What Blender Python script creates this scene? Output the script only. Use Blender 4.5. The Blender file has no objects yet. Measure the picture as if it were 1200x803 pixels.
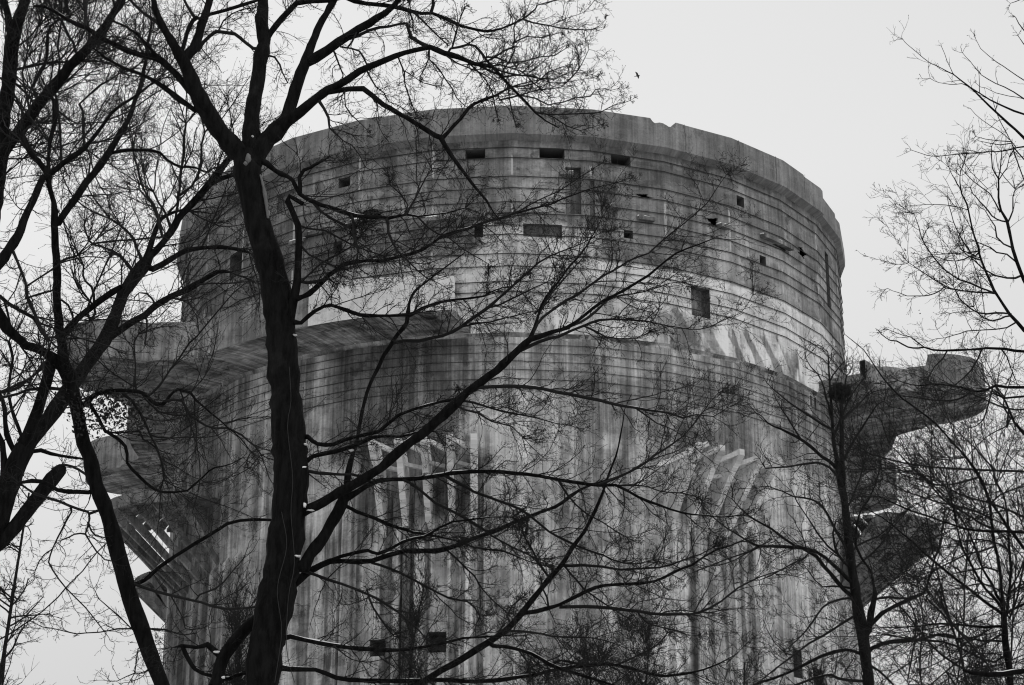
import bpy, math, random
import numpy as np
from math import radians as R_, sin, cos, pi

# ------------------------------------------------------------------ camera, world, sun
sc = bpy.context.scene
COL = sc.collection
FPX, PITCH, TD = 2507.0, 0.3577, 131.6      # focal length in px of a 1200 px wide frame, camera pitch, distance to the tower axis
EYE = 1.7                                    # eye height over the ground
GROUND = -EYE
cam_d = bpy.data.cameras.new('camera')
cam_d.sensor_width = 36.0
cam_d.lens = 36.0 * FPX / 1200.0
cam_d.clip_start = 0.1
cam_d.clip_end = 20000
cam = bpy.data.objects.new('camera', cam_d)
COL.objects.link(cam)
cam.location = (0, 0, 0)
cam.rotation_euler = (pi / 2 + PITCH, 0, 0)
sc.camera = cam

SUN_ELEV, SUN_AZ = R_(38), R_(118)           # azimuth measured clockwise from +Y (view direction)
w = bpy.data.worlds.new('World')
sc.world = w
w.use_nodes = True
nt = w.node_tree
nt.nodes.clear()
o_ = nt.nodes.new('ShaderNodeOutputWorld')
bg = nt.nodes.new('ShaderNodeBackground')
sky = nt.nodes.new('ShaderNodeTexSky')
sky.sky_type = 'NISHITA'
sky.sun_disc = False
sky.sun_elevation = SUN_ELEV
sky.sun_rotation = SUN_AZ
bw = nt.nodes.new('ShaderNodeRGBToBW')
nt.links.new(sky.outputs[0], bw.inputs[0])
pw = nt.nodes.new('ShaderNodeMath'); pw.operation = 'POWER'; pw.inputs[1].default_value = 0.10
nt.links.new(bw.outputs[0], pw.inputs[0])
geo = nt.nodes.new('ShaderNodeTexCoord')
sep = nt.nodes.new('ShaderNodeSeparateXYZ')
nt.links.new(geo.outputs['Generated'], sep.inputs[0])
rmp = nt.nodes.new('ShaderNodeValToRGB')      # overcast: a little dimmer at the horizon, brighter overhead
cr = rmp.color_ramp
cr.elements[0].position = 0.0; cr.elements[0].color = (.45, .45, .45, 1)
cr.elements[1].position = 1.0; cr.elements[1].color = (.95, .95, .95, 1)
for p_, v_ in ((.18, .60), (.30, .74), (.42, .80), (.52, .80)):
    e = cr.elements.new(p_); e.color = (v_, v_, v_, 1)
nt.links.new(sep.outputs[2], rmp.inputs[0])
mu = nt.nodes.new('ShaderNodeMath'); mu.operation = 'MULTIPLY'
nt.links.new(pw.outputs[0], mu.inputs[0]); nt.links.new(rmp.outputs[0], mu.inputs[1])
# the cloud sheet is brightest behind the left half of the tower and dims towards the right
nz = nt.nodes.new('ShaderNodeTexNoise'); nz.inputs['Scale'].default_value = 1.6; nz.inputs['Detail'].default_value = 3
nt.links.new(geo.outputs['Generated'], nz.inputs['Vector'])
mr = nt.nodes.new('ShaderNodeMapRange'); mr.inputs[3].default_value = .965; mr.inputs[4].default_value = 1.035
mr.inputs[1].default_value = .3; mr.inputs[2].default_value = .7
nt.links.new(nz.outputs[0], mr.inputs[0])
mr2 = nt.nodes.new('ShaderNodeMapRange'); mr2.inputs[1].default_value = -.3; mr2.inputs[2].default_value = .3
mr2.inputs[3].default_value = 1.05; mr2.inputs[4].default_value = .95
nt.links.new(sep.outputs[0], mr2.inputs[0])
m2 = nt.nodes.new('ShaderNodeMath'); m2.operation = 'MULTIPLY'
m3 = nt.nodes.new('ShaderNodeMath'); m3.operation = 'MULTIPLY'
nt.links.new(mu.outputs[0], m2.inputs[0]); nt.links.new(mr.outputs[0], m2.inputs[1])
nt.links.new(m2.outputs[0], m3.inputs[0]); nt.links.new(mr2.outputs[0], m3.inputs[1])
m4 = nt.nodes.new('ShaderNodeMath'); m4.operation = 'MULTIPLY'; m4.inputs[1].default_value = 9.25
nt.links.new(m3.outputs[0], m4.inputs[0])
nt.links.new(m4.outputs[0], bg.inputs[0])
bg.inputs[1].default_value = 0.1
nt.links.new(bg.outputs[0], o_.inputs[0])

sun_d = bpy.data.lights.new('sun', 'SUN')
sun_d.energy = 0.9
sun_d.angle = R_(25)
sun_d.color = (1, 1, 1)
sun = bpy.data.objects.new('sun', sun_d)
COL.objects.link(sun)
sun.rotation_euler = (pi / 2 - SUN_ELEV, 0, pi - SUN_AZ)
sc.cycles.filter_width = 1.15
sc.view_settings.view_transform = 'Standard'
sc.view_settings.look = 'None'
sc.view_settings.exposure = 0.0
sc.view_settings.gamma = 1.0
sc.view_settings.use_curve_mapping = False

# ------------------------------------------------------------------ helpers
def tag(o, label=None, cat=None, group=None, kind=None):
    if label: o['label'] = label
    if cat: o['category'] = cat
    if group: o['group'] = group
    if kind: o['kind'] = kind
    return o

def empty(name, loc=(0, 0, 0)):
    o = bpy.data.objects.new(name, None)
    o.empty_display_size = 0.5
    COL.objects.link(o)
    o.location = loc
    return o

def mesh_obj(name, V, F, mat, parent=None, uv=None, smooth=False):
    me = bpy.data.meshes.new(name)
    V = np.asarray(V, dtype=np.float64)
    if isinstance(F, np.ndarray):
        nf, k = F.shape
        me.vertices.add(len(V)); me.vertices.foreach_set('co', V.astype(np.float32).ravel())
        me.loops.add(nf * k); me.loops.foreach_set('vertex_index', F.astype(np.int32).ravel())
        me.polygons.add(nf)
        me.polygons.foreach_set('loop_start', (np.arange(nf) * k).astype(np.int32))
        me.polygons.foreach_set('loop_total', np.full(nf, k, dtype=np.int32))
        me.update(calc_edges=True)
    else:
        me.from_pydata([tuple(v) for v in V], [], F)
        me.update()
    me.validate()
    if uv is not None:
        l = me.uv_layers.new(name='UVMap')
        vi = np.empty(len(me.loops), dtype=np.int32)
        me.loops.foreach_get('vertex_index', vi)
        l.data.foreach_set('uv', np.asarray(uv, dtype=np.float32)[vi].ravel())
    if smooth:
        me.polygons.foreach_set('use_smooth', np.ones(len(me.polygons), dtype=bool))
    me.materials.append(mat)
    o = bpy.data.objects.new(name, me)
    COL.objects.link(o)
    if parent is not None:
        o.parent = parent
        o.location = tuple(-c for c in parent.location)   # geometry is in world coordinates
    return o

class MB:
    def __init__(s): s.V = []; s.F = []; s.UV = []
    def add(s, V, F, UV=None):
        n = len(s.V); s.V += [tuple(v) for v in V]; s.F += [tuple(i + n for i in f) for f in F]
        s.UV += list(UV) if UV is not None else [(v[0] * .7 + v[1] * .7, v[2]) for v in V]
    def build(s, name, mat, parent=None, smooth=False):
        return mesh_obj(name, s.V, s.F, mat, parent, s.UV, smooth)

# ------------------------------------------------------------------ materials
def new_mat(name):
    m = bpy.data.materials.new(name)
    m.use_nodes = True
    t = m.node_tree
    return m, t, t.nodes['Principled BSDF']

def N(t, typ, **kw):
    n = t.nodes.new(typ)
    for k, v in kw.items():
        if k.startswith('i'):
            n.inputs[int(k[1:])].default_value = v
        else:
            setattr(n, k, v)
    return n

def L(t, a, b): t.links.new(a, b)

def math_(t, op, a, b=None, c=None):
    n = t.nodes.new('ShaderNodeMath'); n.operation = op
    for i, x in enumerate((a, b, c)):
        if x is None: continue
        if isinstance(x, (int, float)): n.inputs[i].default_value = x
        else: t.links.new(x, n.inputs[i])
    return n.outputs[0]

def maprange(t, x, a, b, c=0., d=1., smooth=True):
    n = t.nodes.new('ShaderNodeMapRange')
    if smooth: n.interpolation_type = 'SMOOTHSTEP'
    t.links.new(x, n.inputs[0])
    for i, v in enumerate((a, b, c, d)): n.inputs[i + 1].default_value = v
    return n.outputs[0]

def noise(t, vec, scale, detail=4., rough=.6):
    n = t.nodes.new('ShaderNodeTexNoise')
    t.links.new(vec, n.inputs['Vector'])
    n.inputs['Scale'].default_value = scale
    n.inputs['Detail'].default_value = detail
    n.inputs['Roughness'].default_value = rough
    return n.outputs[0]

def scaled(t, vec, sx, sy, off=0.):
    m = t.nodes.new('ShaderNodeMapping')
    t.links.new(vec, m.inputs[0])
    m.inputs['Scale'].default_value = (sx, sy, 1)
    m.inputs['Location'].default_value = (off, off * .37, 0)
    return m.outputs[0]

def mixv(t, f, a, b):
    """a + (b-a)*f for scalars/sockets"""
    n = t.nodes.new('ShaderNodeMix'); n.data_type = 'FLOAT'
    for i, x in ((0, f), (2, a), (3, b)):
        if isinstance(x, (int, float)): n.inputs[i].default_value = x
        else: t.links.new(x, n.inputs[i])
    return n.outputs[0]

def box_mask(t, x, lo, hi, soft):
    a = maprange(t, x, lo - soft, lo + soft)
    b = maprange(t, x, hi - soft, hi + soft, 1., 0.)
    return math_(t, 'MULTIPLY', a, b)

def concrete(name, base, streak=.5, patch=.5, regions=(), joints=False, bump=.5, lightstreak=0.0, seed=0., board=.25, panel=1.9, pamp=.0):
    m, t, b = new_mat(name)
    uvn = t.nodes.new('ShaderNodeTexCoord')
    uv = uvn.outputs['UV']
    sp = t.nodes.new('ShaderNodeSeparateXYZ'); L(t, uv, sp.inputs[0])
    U, V = sp.outputs[0], sp.outputs[1]
    val = None
    n_big = noise(t, scaled(t, uv, .16, .20, 3.1 + seed), 1., 5, .62)
    n_mid = noise(t, scaled(t, uv, .75, .38, 17.7 + seed), 1., 5, .66)
    n_str = noise(t, scaled(t, uv, 1.5, .055, 41.3 + seed), 1., 5, .62)
    n_fine = noise(t, scaled(t, uv, 5.5, .16, 7.9 + seed), 1., 4, .7)
    n_grain = noise(t, scaled(t, uv, 9., 9., 2.2 + seed), 1., 6, .75)
    n_board = noise(t, scaled(t, uv, 6.0, .03, 5.5 + seed), 1., 1, .5)
    n_wide = noise(t, scaled(t, uv, .62, .03, 61.3 + seed), 1., 3, .5)
    # regional base values: stains, repair coats, plain tone bands and painted-in shade
    val = base
    wob = math_(t, 'MULTIPLY', math_(t, 'SUBTRACT', n_mid, .5), 3.2)
    Uw = math_(t, 'ADD', U, wob)
    Vw = math_(t, 'ADD', V, math_(t, 'MULTIPLY', math_(t, 'SUBTRACT', n_big, .5), 1.6))
    Vd = math_(t, 'ADD', Vw, math_(t, 'MULTIPLY', math_(t, 'SUBTRACT', n_str, .5), 5.))
    Us = math_(t, 'ADD', U, math_(t, 'MULTIPLY', math_(t, 'SUBTRACT', noise(t, scaled(t, uv, .9, .35, 12.), 1., 4, .6), .5), .9))
    for (u0, u1, v0, v1, su, sv, value, strength, mode) in regions:
        if mode == 4:      # slanting stain teeth above a ledge
            k = math_(t, 'FRACT', math_(t, 'ADD', math_(t, 'MULTIPLY', Us, .62), math_(t, 'MULTIPLY', V, .42)))
            mk = box_mask(t, k, .08, .50, .05)
            mk = math_(t, 'MULTIPLY', mk, math_(t, 'MULTIPLY', box_mask(t, Uw, u0, u1, su), box_mask(t, Vd, v0, v1, sv)))
            val = mixv(t, math_(t, 'MULTIPLY', mk, strength), val, value)
            continue
        vv = {0: V, 1: Vw, 2: Vd, 3: Vd}[mode]
        mk = math_(t, 'MULTIPLY', box_mask(t, U if mode == 0 else Us if mode == 3 else Uw, u0, u1, su), box_mask(t, vv, v0, v1, sv))
        mk = math_(t, 'MULTIPLY', mk, strength)
        val = mixv(t, mk, val, value)
    f = math_(t, 'ADD', 1., math_(t, 'MULTIPLY', math_(t, 'SUBTRACT', maprange(t, n_big, .32, .68), .5), patch))
    f = math_(t, 'MULTIPLY', f, math_(t, 'ADD', 1., math_(t, 'MULTIPLY', math_(t, 'SUBTRACT', maprange(t, n_mid, .40, .60), .5), patch)))
    f = math_(t, 'MULTIPLY', f, math_(t, 'ADD', 1., math_(t, 'MULTIPLY', math_(t, 'SUBTRACT', maprange(t, n_wide, .42, .58), .5), streak * .55)))
    f = math_(t, 'MULTIPLY', f, math_(t, 'ADD', 1., math_(t, 'MULTIPLY', math_(t, 'SUBTRACT', maprange(t, n_str, .41, .59), .5), streak * .8)))
    f = math_(t, 'MULTIPLY', f, math_(t, 'ADD', 1., math_(t, 'MULTIPLY', math_(t, 'SUBTRACT', maprange(t, n_fine, .38, .62), .5), streak * .75)))
    f = math_(t, 'MULTIPLY', f, math_(t, 'ADD', 1., math_(t, 'MULTIPLY', math_(t, 'SUBTRACT', n_grain, .5), 1.1)))
    f = math_(t, 'MULTIPLY', f, math_(t, 'ADD', 1., math_(t, 'MULTIPLY', math_(t, 'SUBTRACT', n_board, .5), board * 2)))
    wn = t.nodes.new('ShaderNodeTexWhiteNoise'); wn.noise_dimensions = '2D'
    cv = t.nodes.new('ShaderNodeCombineXYZ')
    L(t, math_(t, 'FLOOR', math_(t, 'DIVIDE', math_(t, 'ADD', U, 450.29), 2.2515)), cv.inputs[0])
    L(t, math_(t, 'FLOOR', math_(t, 'DIVIDE', math_(t, 'ADD', V, 20.), panel)), cv.inputs[1])
    L(t, cv.outputs[0], wn.inputs[0])
    f = math_(t, 'MULTIPLY', f, math_(t, 'ADD', 1., math_(t, 'MULTIPLY', math_(t, 'SUBTRACT', wn.outputs[0], .5), pamp)))
    n_blot = noise(t, scaled(t, uv, .42, .9, 131. + seed), 1., 8, .72)
    f = math_(t, 'MULTIPLY', f, math_(t, 'ADD', 1., math_(t, 'MULTIPLY', math_(t, 'SUBTRACT', maprange(t, n_blot, .46, .54), .5), patch * .7)))
    # dark spalls and holes in the skin
    n_sp = noise(t, scaled(t, uv, .55, .5, 71. + seed), 1., 7, .7)
    spall = maprange(t, n_sp, .585, .615)
    f = math_(t, 'MULTIPLY', f, math_(t, 'SUBTRACT', 1., math_(t, 'MULTIPLY', spall, .85 * patch)))
    val = math_(t, 'MULTIPLY', val, f)
    if lightstreak:
        n_l = noise(t, scaled(t, uv, 2.6, .12, 93. + seed), 1., 5, .7)
        val = mixv(t, math_(t, 'MULTIPLY', maprange(t, n_l, .60, .70), lightstreak), val, .5)
    if joints:
        k = math_(t, 'MODULO', math_(t, 'ADD', U, 450.295 + .2), 4.5029)
        jm = math_(t, 'MULTIPLY', box_mask(t, k, .14, .26, .02), maprange(t, noise(t, scaled(t, uv, .22, .35, 3.), 1., 3, .5), .50, .54))
        val = mixv(t, math_(t, 'MULTIPLY', jm, .75), val, .55)
        # horizontal and vertical formwork lines, thin and darker
        kh = math_(t, 'MODULO', math_(t, 'ADD', V, 20.), 1.25)
        hm = math_(t, 'MULTIPLY', box_mask(t, kh, .05, .08, .01), .12)
        val = math_(t, 'MULTIPLY', val, math_(t, 'SUBTRACT', 1., hm))
    val = math_(t, 'MAXIMUM', val, .015)
    # soft ceiling: even fresh lime wash stays matt grey-white
    val = math_(t, 'DIVIDE', val, math_(t, 'ADD', 1., math_(t, 'MULTIPLY', math_(t, 'POWER', val, 2.), .5)))
    cc = t.nodes.new('ShaderNodeCombineColor')
    for i in range(3): L(t, val, cc.inputs[i])
    L(t, cc.outputs[0], b.inputs['Base Color'])
    b.inputs['Roughness'].default_value = 1.
    b.inputs['Specular IOR Level'].default_value = .05
    h = math_(t, 'ADD', math_(t, 'MULTIPLY', n_grain, .35), math_(t, 'MULTIPLY', n_fine, .25))
    h = math_(t, 'ADD', h, math_(t, 'MULTIPLY', n_mid, .6))
    h = math_(t, 'SUBTRACT', h, math_(t, 'MULTIPLY', spall, .5))
    bp = t.nodes.new('ShaderNodeBump'); bp.inputs['Strength'].default_value = bump; bp.inputs['Distance'].default_value = .12
    L(t, h, bp.inputs['Height']); L(t, bp.outputs[0], b.inputs['Normal'])
    return m

def plain(name, v, rough=.9, nscale=6., amp=.5, bump=.4, dist=.02, spec=.2):
    m, t, b = new_mat(name)
    tc = t.nodes.new('ShaderNodeTexCoord')
    n = noise(t, tc.outputs['Object'], nscale, 6, .7)
    val = math_(t, 'MULTIPLY', v, math_(t, 'ADD', 1., math_(t, 'MULTIPLY', math_(t, 'SUBTRACT', n, .5), amp * 2)))
    cc = t.nodes.new('ShaderNodeCombineColor')
    for i in range(3): L(t, val, cc.inputs[i])
    L(t, cc.outputs[0], b.inputs['Base Color'])
    b.inputs['Roughness'].default_value = rough
    b.inputs['Specular IOR Level'].default_value = spec
    bp = t.nodes.new('ShaderNodeBump'); bp.inputs['Strength'].default_value = bump; bp.inputs['Distance'].default_value = dist
    L(t, n, bp.inputs['Height']); L(t, bp.outputs[0], b.inputs['Normal'])
    return m

def bark_mat(name, v):
    m, t, b = new_mat(name)
    tc = t.nodes.new('ShaderNodeTexCoord')
    mp = t.nodes.new('ShaderNodeMapping'); L(t, tc.outputs['Object'], mp.inputs[0]); mp.inputs['Scale'].default_value = (14, 14, 3)
    n1 = noise(t, mp.outputs[0], 1., 6, .7)
    n2 = noise(t, tc.outputs['Object'], 2.2, 4, .6)
    val = math_(t, 'MULTIPLY', v, math_(t, 'ADD', .35, math_(t, 'MULTIPLY', maprange(t, n1, .3, .7), 1.3)))
    val = math_(t, 'ADD', val, math_(t, 'MULTIPLY', maprange(t, n2, .60, .75), v * 1.2))
    cc = t.nodes.new('ShaderNodeCombineColor')
    for i in range(3): L(t, val, cc.inputs[i])
    L(t, cc.outputs[0], b.inputs['Base Color'])
    b.inputs['Roughness'].default_value = .95
    b.inputs['Specular IOR Level'].default_value = .08
    bp = t.nodes.new('ShaderNodeBump'); bp.inputs['Strength'].default_value = .9; bp.inputs['Distance'].default_value = .03
    L(t, n1, bp.inputs['Height']); L(t, bp.outputs[0], b.inputs['Normal'])
    return m

UD = 21.5 * pi / 180.          # metres of wall per degree
M = {}
# regions: u0,u1,v0,v1,softU,softV,value,strength,mode(0 exact,1 wobbly,2 drips)
M['drum'] = concrete('drum_concrete', .172, streak=.34, patch=.46, pamp=.22, panel=1.87, joints=True, bump=.6, regions=(
    (-33, 33, 53.0, 54., 9, .35, .085, .75, 2),  # darker band just below the rim, lower edge broken into drips
    (-40, -2.5, 41, 47.5, 1.5, .8, .16, .8, 1),
    (-3.0, 25.5, 41.0, 46.3, .4, .15, .70, .98, 1),
    (-2.2, 4.8, 45.6, 48.4, .5, .3, .60, .9, 1),
    (-11.5, -2.0, 44.3, 46.3, .6, .15, .56, .8, 1),
    (8.5, 18.5, 41.0, 43.6, .8, .3, .13, .85, 4),
    (8, 12.5, 41.4, 43.7, .6, .25, .20, .7, 1),
    (-3, 19, 41.2, 42.2, .8, .2, .22, .4, 2),
    (18.6, 20.2, 41.5, 43.2, .2, .5, .15, .8, 3),
    (4.5, 7.5, 42.7, 45.2, .8, .4, .20, .7, 1),
    (12, 30, 46.6, 50.2, 3, .5, .27, .7, 1),
    (0, 3.2, 49.0, 53.3, .6, .5, .30, .6, 0),
    (3.2, 6.4, 48, 51, .5, .5, .10, .6, 1),
    (-60, -14, 40, 56, 3, 1, .13, .55, 1),  # left flank facing away from the sun, its shade painted into the tone
))
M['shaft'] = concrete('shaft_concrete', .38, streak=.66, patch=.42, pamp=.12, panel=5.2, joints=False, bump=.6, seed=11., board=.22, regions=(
    (-70, -15, 18, 42, 5, 1, .12, .85, 1),  # shaded left side of the shaft, darkened in the base colour
    (-11.0, -2.2, 34.8, 42, .5, .5, .10, .94, 1),
    (-14.5, -11.2, 33, 42, .7, 1, .22, .6, 2),
    (-2.6, 12, 38.4, 42, .8, .4, .20, .7, 1),
    (4.0, 11, 36.0, 39.6, 1.2, .5, .17, .7, 1),
    (12, 40, 36.4, 42, 2, .6, .16, .85, 1),
    (9, 16, 34.6, 36.8, 1.5, .6, .15, .7, 2),
    (-2.4, 3.8, 33, 38, .6, .7, .42, .65, 1),
    (-8.6, -1.6, 31.2, 35.3, .6, .6, .10, .9, 1),  # shade painted on the wall behind and between the left rib stubs
    (8.6, 14.6, 31.8, 35.6, .6, .5, .13, .8, 1),  # same painted shade behind the right rib stubs, sets them off
    (3.6, 4.9, 26, 41, .25, 2, .15, .55, 3),
    (6.1, 7.0, 20, 38, .2, 2, .17, .5, 3),
    (-2, 18, 24, 31, 3, 3, .40, .4, 2),
    (22, 32, 22, 31, 2, 2, .30, .5, 2),
    (-12.30, -11.60, 20, 32.0, .07, 1.2, 0.130, .92, 3),
    (-10.60, -9.80, 20, 31.0, .07, 1.2, 0.130, .92, 3),
    (-8.55, -8.10, 20, 32.0, .07, 1.2, 0.110, .92, 3),
    (-7.15, -6.35, 20, 33.0, .07, 1.2, 0.085, .92, 3),
    (-6.00, -5.10, 20, 33.0, .07, 1.2, 0.090, .92, 3),
    (-4.68, -4.38, 20, 33.0, .07, 1.2, 0.100, .92, 3),
    (-3.30, -2.70, 20, 33.0, .07, 1.2, 0.100, .92, 3),
    (-2.15, -1.50, 20, 33.5, .07, 1.2, 0.130, .92, 3),
    (-0.66, -0.10, 20, 31.0, .07, 1.2, 0.200, .92, 3),
    (9.87, 10.25, 20, 30.0, .07, 1.2, 0.120, .92, 3),
    (12.20, 12.50, 20, 31.0, .07, 1.2, 0.150, .92, 3),
    (13.30, 13.62, 20, 31.0, .07, 1.2, 0.140, .92, 3),
))
M['rim'] = concrete('parapet_concrete', .175, streak=.26, patch=.25, bump=.35, seed=23., board=.35)
M['gallery'] = concrete('gallery_concrete', .175, streak=.45, patch=.35, bump=.4, seed=31., board=.3)
M['under'] = concrete('underside_concrete', .18, streak=.7, patch=.6, bump=.6, seed=37., lightstreak=.75)
M['white'] = concrete('pale_parapet_concrete', .85, streak=.2, patch=.22, bump=.3, seed=43.)
M['rib'] = concrete('rib_concrete', .30, streak=.4, patch=.35, bump=.4, seed=53.)
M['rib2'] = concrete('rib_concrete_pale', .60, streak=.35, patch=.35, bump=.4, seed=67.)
M['scarband'] = concrete('torn_edge_concrete', .22, streak=.3, patch=.7, bump=.8, seed=77.)
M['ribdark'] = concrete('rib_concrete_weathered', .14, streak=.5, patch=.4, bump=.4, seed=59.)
M['recess'] = plain('opening_interior', .10, nscale=2.)
M['cable'] = plain('steel_rope', .025, rough=.7, nscale=20.)
M['bark'] = bark_mat('bark_wet', .006)
M['bark2'] = bark_mat('bark_far', .010)
M['twig'] = plain('twig_bark', .012, nscale=30., amp=.3, bump=.1)
M['snow'] = plain('snow', .82, rough=.6, nscale=9., amp=.05, bump=.3, dist=.03)
M['vine'] = plain('climbing_stem', .025, nscale=12., amp=.4)
M['scar'] = plain('bark_scar', .13, nscale=12., amp=.4)
M['leaf'] = plain('withered_leaf', .03, nscale=30.)
M['bird'] = plain('feathers', .03, nscale=30.)

# ground: snowy park lawn
m, t, b = new_mat('ground_snow')
tc = t.nodes.new('ShaderNodeTexCoord')
n = noise(t, tc.outputs['Object'], .35, 7, .65)
val = mixv(t, maprange(t, n, .40, .58), .30, .75)
cc = t.nodes.new('ShaderNodeCombineColor')
for i in range(3): L(t, val, cc.inputs[i])
L(t, cc.outputs[0], b.inputs['Base Color']); b.inputs['Roughness'].default_value = .9
M['ground'] = m

# ------------------------------------------------------------------ ground
gv, gf = [], []
gn = 24
for i in range(gn + 1):
    for j in range(gn + 1):
        fx, fy = (i / gn - .5) * 2, (j / gn - .5) * 2
        x = math.copysign(abs(fx) ** 2.5, fx) * 6000; y = math.copysign(abs(fy) ** 2.5, fy) * 6000 + 60
        gv.append((x, y, GROUND))
for i in range(gn):
    for j in range(gn):
        a = i * (gn + 1) + j
        gf.append((a, a + gn + 1, a + gn + 2, a + 1))
tag(mesh_obj('ground', gv, gf, M['ground']), kind='structure')

# ------------------------------------------------------------------ tower
TW = empty('concrete_tower', (0, TD, GROUND))
tag(TW, 'huge round weathered concrete tower with cantilevered balconies, bound with steel ropes', 'tower')

def pf(deg):                                  # 30-sided plan: radius factor
    o = (deg % 12.) - 6.
    return cos(R_(6)) / cos(R_(o))

def TP(deg, r, z, poly=True):
    rr = r * (pf(deg) if poly else 1.)
    a = R_(deg)
    return (rr * sin(a), TD - rr * cos(a), z)

def shell(name, mat, r, z0, z1, openings, d0=-180., d1=180.):
    """polygonal wall with real openings; returns nothing, builds the wall and each opening's recess"""
    cuts = set(round(d0 + 12 * k, 4) for k in range(int((d1 - d0) / 12) + 1)) | set(range(int(d0), int(d1) + 1, 4))
    zc = {z0, z1}
    k = z0
    while k < z1: zc.add(round(k, 3)); k += 2.5
    for (dc, wd, a, b_, dep) in openings:
        h = wd / 2 / (r * pi / 180)
        cuts.add(round(dc - h, 4)); cuts.add(round(dc + h, 4)); zc.add(a); zc.add(b_)
    cuts = sorted(cuts); zc = sorted(zc)
    idx = {}; V = []; F = []; UV = []
    def vid(i, j):
        if (i, j) not in idx:
            idx[(i, j)] = len(V)
            V.append(TP(cuts[i], r, zc[j])); UV.append((cuts[i] * UD, zc[j]))
        return idx[(i, j)]
    for i in range(len(cuts) - 1):
        dm = (cuts[i] + cuts[i + 1]) / 2
        for j in range(len(zc) - 1):
            zm = (zc[j] + zc[j + 1]) / 2
            if any(abs(dm - dc) * r * pi / 180 < wd / 2 and a < zm < b_ for (dc, wd, a, b_, dep) in openings): continue
            F.append((vid(i, j), vid(i + 1, j), vid(i + 1, j + 1), vid(i, j + 1)))
    o = mesh_obj(name, V, F, mat, TW, UV)
    return o

def recess(dc, wd, a, b_, dep, r, name='window', parent=None):
    h = wd / 2 / (r * pi / 180)
    e = .0
    mb = MB()
    o4 = [TP(dc - h, r, a), TP(dc + h, r, a), TP(dc + h, r, b_), TP(dc - h, r, b_)]
    hi = h * 1.0
    i4 = [TP(dc - hi, r - dep, a), TP(dc + hi, r - dep, a), TP(dc + hi, r - dep, b_), TP(dc - hi, r - dep, b_)]
    mb.add(o4 + i4, [(0, 4, 5, 1), (1, 5, 6, 2), (2, 6, 7, 3), (3, 7, 4, 0), (4, 7, 6, 5)])
    return mb.build(name, M['recess'] if dep > .5 else M['ribdark'], parent or TW)

RW = 21.55
wins_drum = [  # deg, width, z0, z1, depth
    (-5.6, 1.15, 52.35, 52.95, 1.5), (6.1, 1.45, 52.40, 53.05, 1.5), (16.9, 1.2, 52.35, 53.0, 1.5),
    (-26.8, .8, 51.6, 52.2, 1.2), (38.7, .65, 51.45, 52.1, 1.2),
    (17.9, .55, 47.85, 48.35, 1.), (43.4, .55, 48.2, 48.8, 1.), (30.0, 1.3, 43.8, 45.6, .45),
    (-5.0, .5, 47.5, 48.3, .8), (-27.7, .6, 47.55, 48.2, 1.), (-16.2, 1.9, 44.75, 45.25, .9),
    (66., .8, 48.2, 51.9, 1.2), (-50., 1.5, 48.2, 49.8, 1.), (-73., 1.6, 50.2, 52., 1.),
    (9.3, .9, 49.0, 51.9, .35), (12.2, .3, 48.0, 51.2, .3), (4.6, 2.2, 47.5, 48.3, .3), (-38, 1.6, 51.2, 52.3, .4),
]
jag = random.Random(5)
broken = []
for dc, zc_, wd, ht in ((33.0, 49.9, 1.2, .6), (48.3, 49.9, 1.9, .5), (20.5, 50.6, 1.1, .3), (-22.5, 49.6, 3.0, .5), (55, 50.4, 1.2, .7)):
    n_ = 14; ph_ = jag.uniform(0, 6)
    for k in range(n_):
        a = zc_ - ht / 2 + ht * k / n_; b_ = zc_ - ht / 2 + ht * (k + 1) / n_
        broken.append((dc + .45 * sin(k * .8 + ph_) + jag.uniform(-.07, .07), wd * (.12 + .88 * sin(pi * (k + .5) / n_)) * (.8 + .2 * sin(k * 1.7 + ph_)) * jag.uniform(.88, 1.), round(a, 3), round(b_, 3), jag.uniform(.12, .34)))
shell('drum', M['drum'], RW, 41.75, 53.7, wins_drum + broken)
for q in wins_drum: recess(*q, RW)
sc_groups = [broken[i:i + 14] for i in range(0, len(broken), 14)]
for g in sc_groups:
    mb = MB()
    for (dc, wd, a, b_, dep) in g:
        h = wd / 2 / (RW * pi / 180)
        V = [TP(dc - h, RW, a), TP(dc + h, RW, a), TP(dc + h, RW, b_), TP(dc - h, RW, b_)]
        V += [TP(dc - h * .8, RW - dep, a), TP(dc + h * .8, RW - dep, a), TP(dc + h * .8, RW - dep, b_), TP(dc - h * .8, RW - dep, b_)]
        mb.add(V, [(0, 4, 5, 1), (1, 5, 6, 2), (2, 6, 7, 3), (3, 7, 4, 0), (4, 7, 6, 5)])
    mb.build('broken_patch', M['scarband'], TW)

wins_shaft = [(-10.5, 1.05, 24.0, 25.1, 1.2), (-19.4, .9, 24.0, 24.9, 1.2), (47.6, .8, 24.0, 25.6, 1.2), (53.6, 1.2, 22.6, 24.9, 1.2),
              (5., .7, 14, 15.4, 1.), (-30, .7, 14, 15.4, 1.), (55.8, .25, 40.7, 41.5, .4), (57.2, .25, 40.6, 41.4, .4)]
RS = 21.47
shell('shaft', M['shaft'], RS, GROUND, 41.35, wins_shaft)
for q in wins_shaft: recess(*q, RS)
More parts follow.
